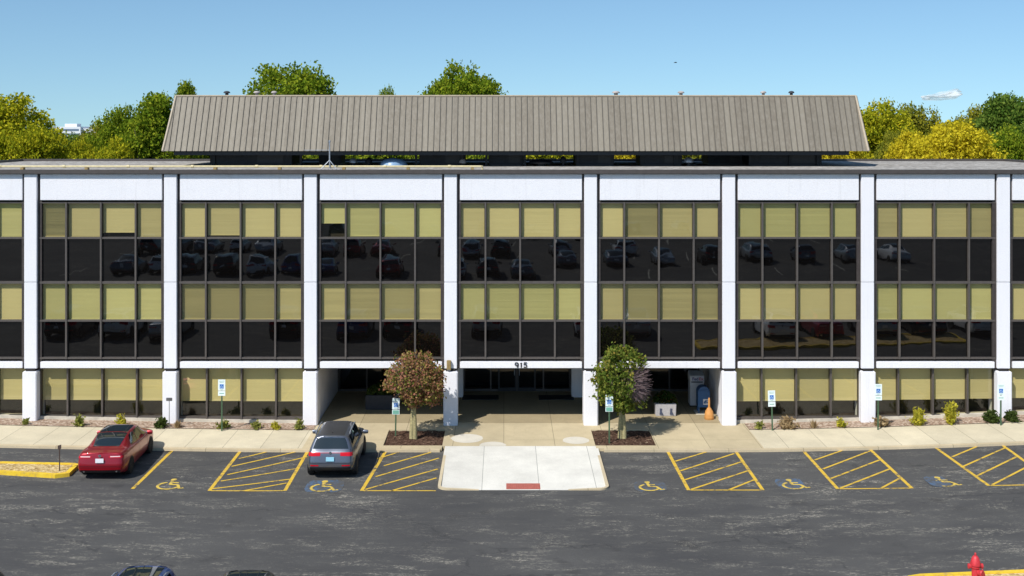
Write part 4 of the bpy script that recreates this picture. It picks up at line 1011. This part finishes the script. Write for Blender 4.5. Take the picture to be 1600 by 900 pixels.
        S.patch(MB(), 0, 1.02, 1.05, 2.3, 8, 4, .012).build('rear_bumper', 'trim_black', t, smooth=True)
        MB().box(-.155, .155, -.04, -.022, .74, .9).build('license_plate', plate, t)
        MB().lathe([(.055,0),(.045,.012)], 14, (0,0,0), 'x').build('badge', 'chrome', t, (0, .06, 1.03), -math.pi/2)
        m = MB(); m.tube([(0,.72,1.63),(0,.62,1.7)], .012, 5); m.build('antenna_fin', 'trim_black', t)
        mz, my = 1.08, 2.98
    for sd in (1, -1):
        m = MB(); m.lathe([(.02,-.1),(.075,-.09),(.085,0),(.07,.09),(.02,.1)], 10, (0,0,0), 'x'); m.v = [(x*1.1, y*.7, z) for x, y, z in m.v]
        mi = m.build('side_mirror', paint_, t, (sd*1.03, my, mz), smooth=True); MB().tube([(-sd*.16,0,-.02),(0,0,-.01)], .03, 6).build('mirror_arm', 'trim_black', mi)
    key = 'w%s' % kind
    if key not in cache: cache[key] = wheel_meshes(wr)
    ty, rm = cache[key]
    for y in wb:
        for sd in (1, -1):
            a = MB(); n = 20; xw = S.P(2.5 if y < 2 else S.nu-3, 3).x+.012
            ar = [(wr+.03)*math.cos(R(k*360/n)) for k in range(n)]; br = [(wr+.03)*math.sin(R(k*360/n)) for k in range(n)]
            a.add([(sd*xw, y+ar[k], max(.2, wr+br[k])) for k in range(n)]+[(sd*(xw-.12), y+ar[k], max(.2, wr+br[k])) for k in range(n)], [tuple(range(n))]+[(k, (k+1)%n, n+(k+1)%n, n+k) for k in range(n)])
            a.build('wheel_arch', 'trim_black', t)
            wl = link('wheel', ty, t, (sd*(xw-.1), y, wr), 0 if sd > 0 else math.pi); link('rim', rm, wl)
    return t
def carpos(px, py): p = G(px, py, AS); return p
p = carpos(165.5, 743.5); rc = make_car('sedan', 'paint_red', 'dark red sedan parked nose in at the left, seen from behind', 'plate_white', (p.x, p.y-.66, gz(p.x)+AS), R(2.2)); rc.scale = (.95, .95, .95)
p = carpos(519.5, 743); gc = make_car('suv', 'paint_grey', 'grey sport utility car with red light bar parked left of the entrance', 'plate_blue', (p.x, p.y-.6, AS), R(.5)); gc.scale = (.965, .965, .965)
# cars of the near row, tails towards the building, cut off by the bottom edge
def tail_in(px, paint_, lab, YR=-19.55):
    x = (px-PX)*(D0+YR-.5)/F; return make_car('suv', paint_, lab, 'plate_white', (x, YR, gz(x)+AS), math.pi)
tail_in(228, 'paint_blue', 'blue car whose roof peeks in at the bottom edge'); tail_in(388, 'paint_black', 'black car right of the blue one at the bottom edge', -19.85)
tail_in(-38, 'paint_black', 'dark car at the lower left corner, almost outside the photo', -19.9)
# parked cars across the lot, which the dark windows mirror
far = {}
gF = 'cars parked across the lot behind the camera'
spots = [(8.2,-20.2,'paint_silver','sedan'),(5.2,-20.4,'paint_white','suv'),(-1.2,-20.4,'paint_silver','suv'),(16.6,-18.2,'paint_white','suv'),(19.6,-18.4,'paint_red','sedan'),(22.6,-18.2,'paint_silver','suv'),(25.6,-18.3,'paint_black','sedan'),(28.8,-18.2,'paint_white','suv'),
         (-20.5,-18.3,'paint_silver','sedan'),(-23.5,-18.3,'paint_white','suv'),(-26.6,-18.3,'paint_black','suv')]
for k in range(13):
    if k in (7, 9): continue
    spots.append((-33+k*2.9, -48-rnd.uniform(0, .6), rnd.choice(['paint_white','paint_silver','paint_black','paint_blue','paint_grey','paint_red']), rnd.choice(['sedan','suv'])))
for k in range(17):
    if k in (5, 9, 13, 15): continue
    spots.append((-36+k*3.0, -64-rnd.uniform(0, .6), rnd.choice(['paint_white','paint_silver','paint_black','paint_grey','paint_silver','paint_red']), rnd.choice(['sedan','suv'])))
for k in range(8): spots.append((6+k*4.4, -55-rnd.uniform(0, .6), rnd.choice(['paint_white','paint_silver','paint_black','paint_grey','paint_white']), rnd.choice(['sedan','suv'])))
for k in range(9): spots.append((-20+k*5.9, -84-rnd.uniform(0, .6), rnd.choice(['paint_white','paint_silver','paint_black','paint_grey']), rnd.choice(['sedan','suv'])))
for x, y, c_, kd in spots:
    if (c_, kd) not in far:
        o = far[(c_, kd)] = make_car(kd, c_, 'parked car across the lot, mirrored faintly in the dark windows', 'plate_white', (x, y, gz(x)+AS), math.pi, gF)
    else:
        o = copy_tree(far[(c_, kd)]); o.location = (x, y, gz(x)+AS)
    o.rotation_euler.z = math.pi+R(rnd.uniform(-2, 2))

# ------------------------------------------------------------------ far building, cloud, bird
Yf = 620; s_ = F/(D0+Yf)
t = thing('distant_building', 'white flat roofed building far away above the left trees', 'building', ((115-PX)/s_, Yf, -.4)); zz = H+(PY-196)/s_
MB().box(-13, 4, 0, 20, 0, zz-.3).build('wall', 'far_white', t); MB().box(2, 12, 3, 18, 0, zz-1.2).build('annex', 'far_white', t); MB().box(-7, 0, 5, 12, zz-.3, zz+1.4).build('plant_room', 'far_white', t)
for z_ in (1.6, 4.2, 6.6): MB().box(-12.9, 3, -.15, -.03, zz-z_-1.1, zz-z_).build('window_band', 'far_glass', t)
Yc = 1500; s_ = F/(D0+Yc); from mathutils import noise as mn
bm = bmesh.new(); bmesh.ops.create_icosphere(bm, subdivisions=5, radius=1)
for v in bm.verts:
    p = v.co.copy(); d = 1+.28*mn.noise(p*1.7)+.09*mn.noise(p*3.6+Vector((3,1,7)))
    t = p.x; hgt = 6.5+4*max(0, t)
    v.co = Vector((p.x*d*27, p.y*d*15, p.z*d*hgt*(1 if p.z > 0 else .7)+3.5*t+1.5*t*t))
me = bpy.data.meshes.new('cloud'); bm.to_mesh(me); bm.free()
qq = N('cloud_vapour'); qq.t.nodes.remove(qq.b)
df = qq.n('BsdfDiffuse'); df.inputs[0].default_value = (.95, .95, .95, 1); tl = qq.n('BsdfTranslucent'); tl.inputs[0].default_value = (.95, .95, .95, 1); tr = qq.n('BsdfTransparent')
m1 = qq.n('MixShader'); m1.inputs[0].default_value = .45; qq.l(df.outputs[0], m1.inputs[1]); qq.l(tl.outputs[0], m1.inputs[2])
lw = qq.n('LayerWeight'); lw.inputs[0].default_value = .5; fc = qq.math('SUBTRACT', 1., lw.outputs['Facing'])
al = qq.math('MULTIPLY', qq.ramp(fc, [(.02, 0.), (.75, .72)]), qq.ramp(qq.noise(qq.coord(), .08, 5, .6), [(.3, .55), (.6, 1.)]))
m2 = qq.n('MixShader'); qq.l(al, m2.inputs[0]); qq.l(tr.outputs[0], m2.inputs[1]); qq.l(m1.outputs[0], m2.inputs[2]); qq.l(m2.outputs[0], qq.out.inputs[0])
for pl in me.polygons: pl.use_smooth = True
me.materials.append(qq.m); co = link('cloud', me, None, ((1474-PX)/s_, Yc, H+(PY-151)/s_)); tag(co, 'small white cloud low in the sky over the right trees', 'cloud')
Yb = 30; s_ = F/(D0+Yb); m = MB().tube([(-.1,0,0),(-.02,0,.02),(.08,0,.01),(.13,0,.02)], [.01,.03,.03,.01], 6)
m.add([(0,0,.02),(.05,0,.02),(.02,.28,.08)], [(0,1,2)]); m.add([(0,0,.02),(.05,0,.02),(.02,-.28,.08)], [(0,1,2)])
tag(m.build('bird', 'dark_plastic', None, ((1055-PX)/s_, Yb, H+(PY-98)/s_)), 'tiny dark bird flying in the blue sky above the roof screen', 'bird')
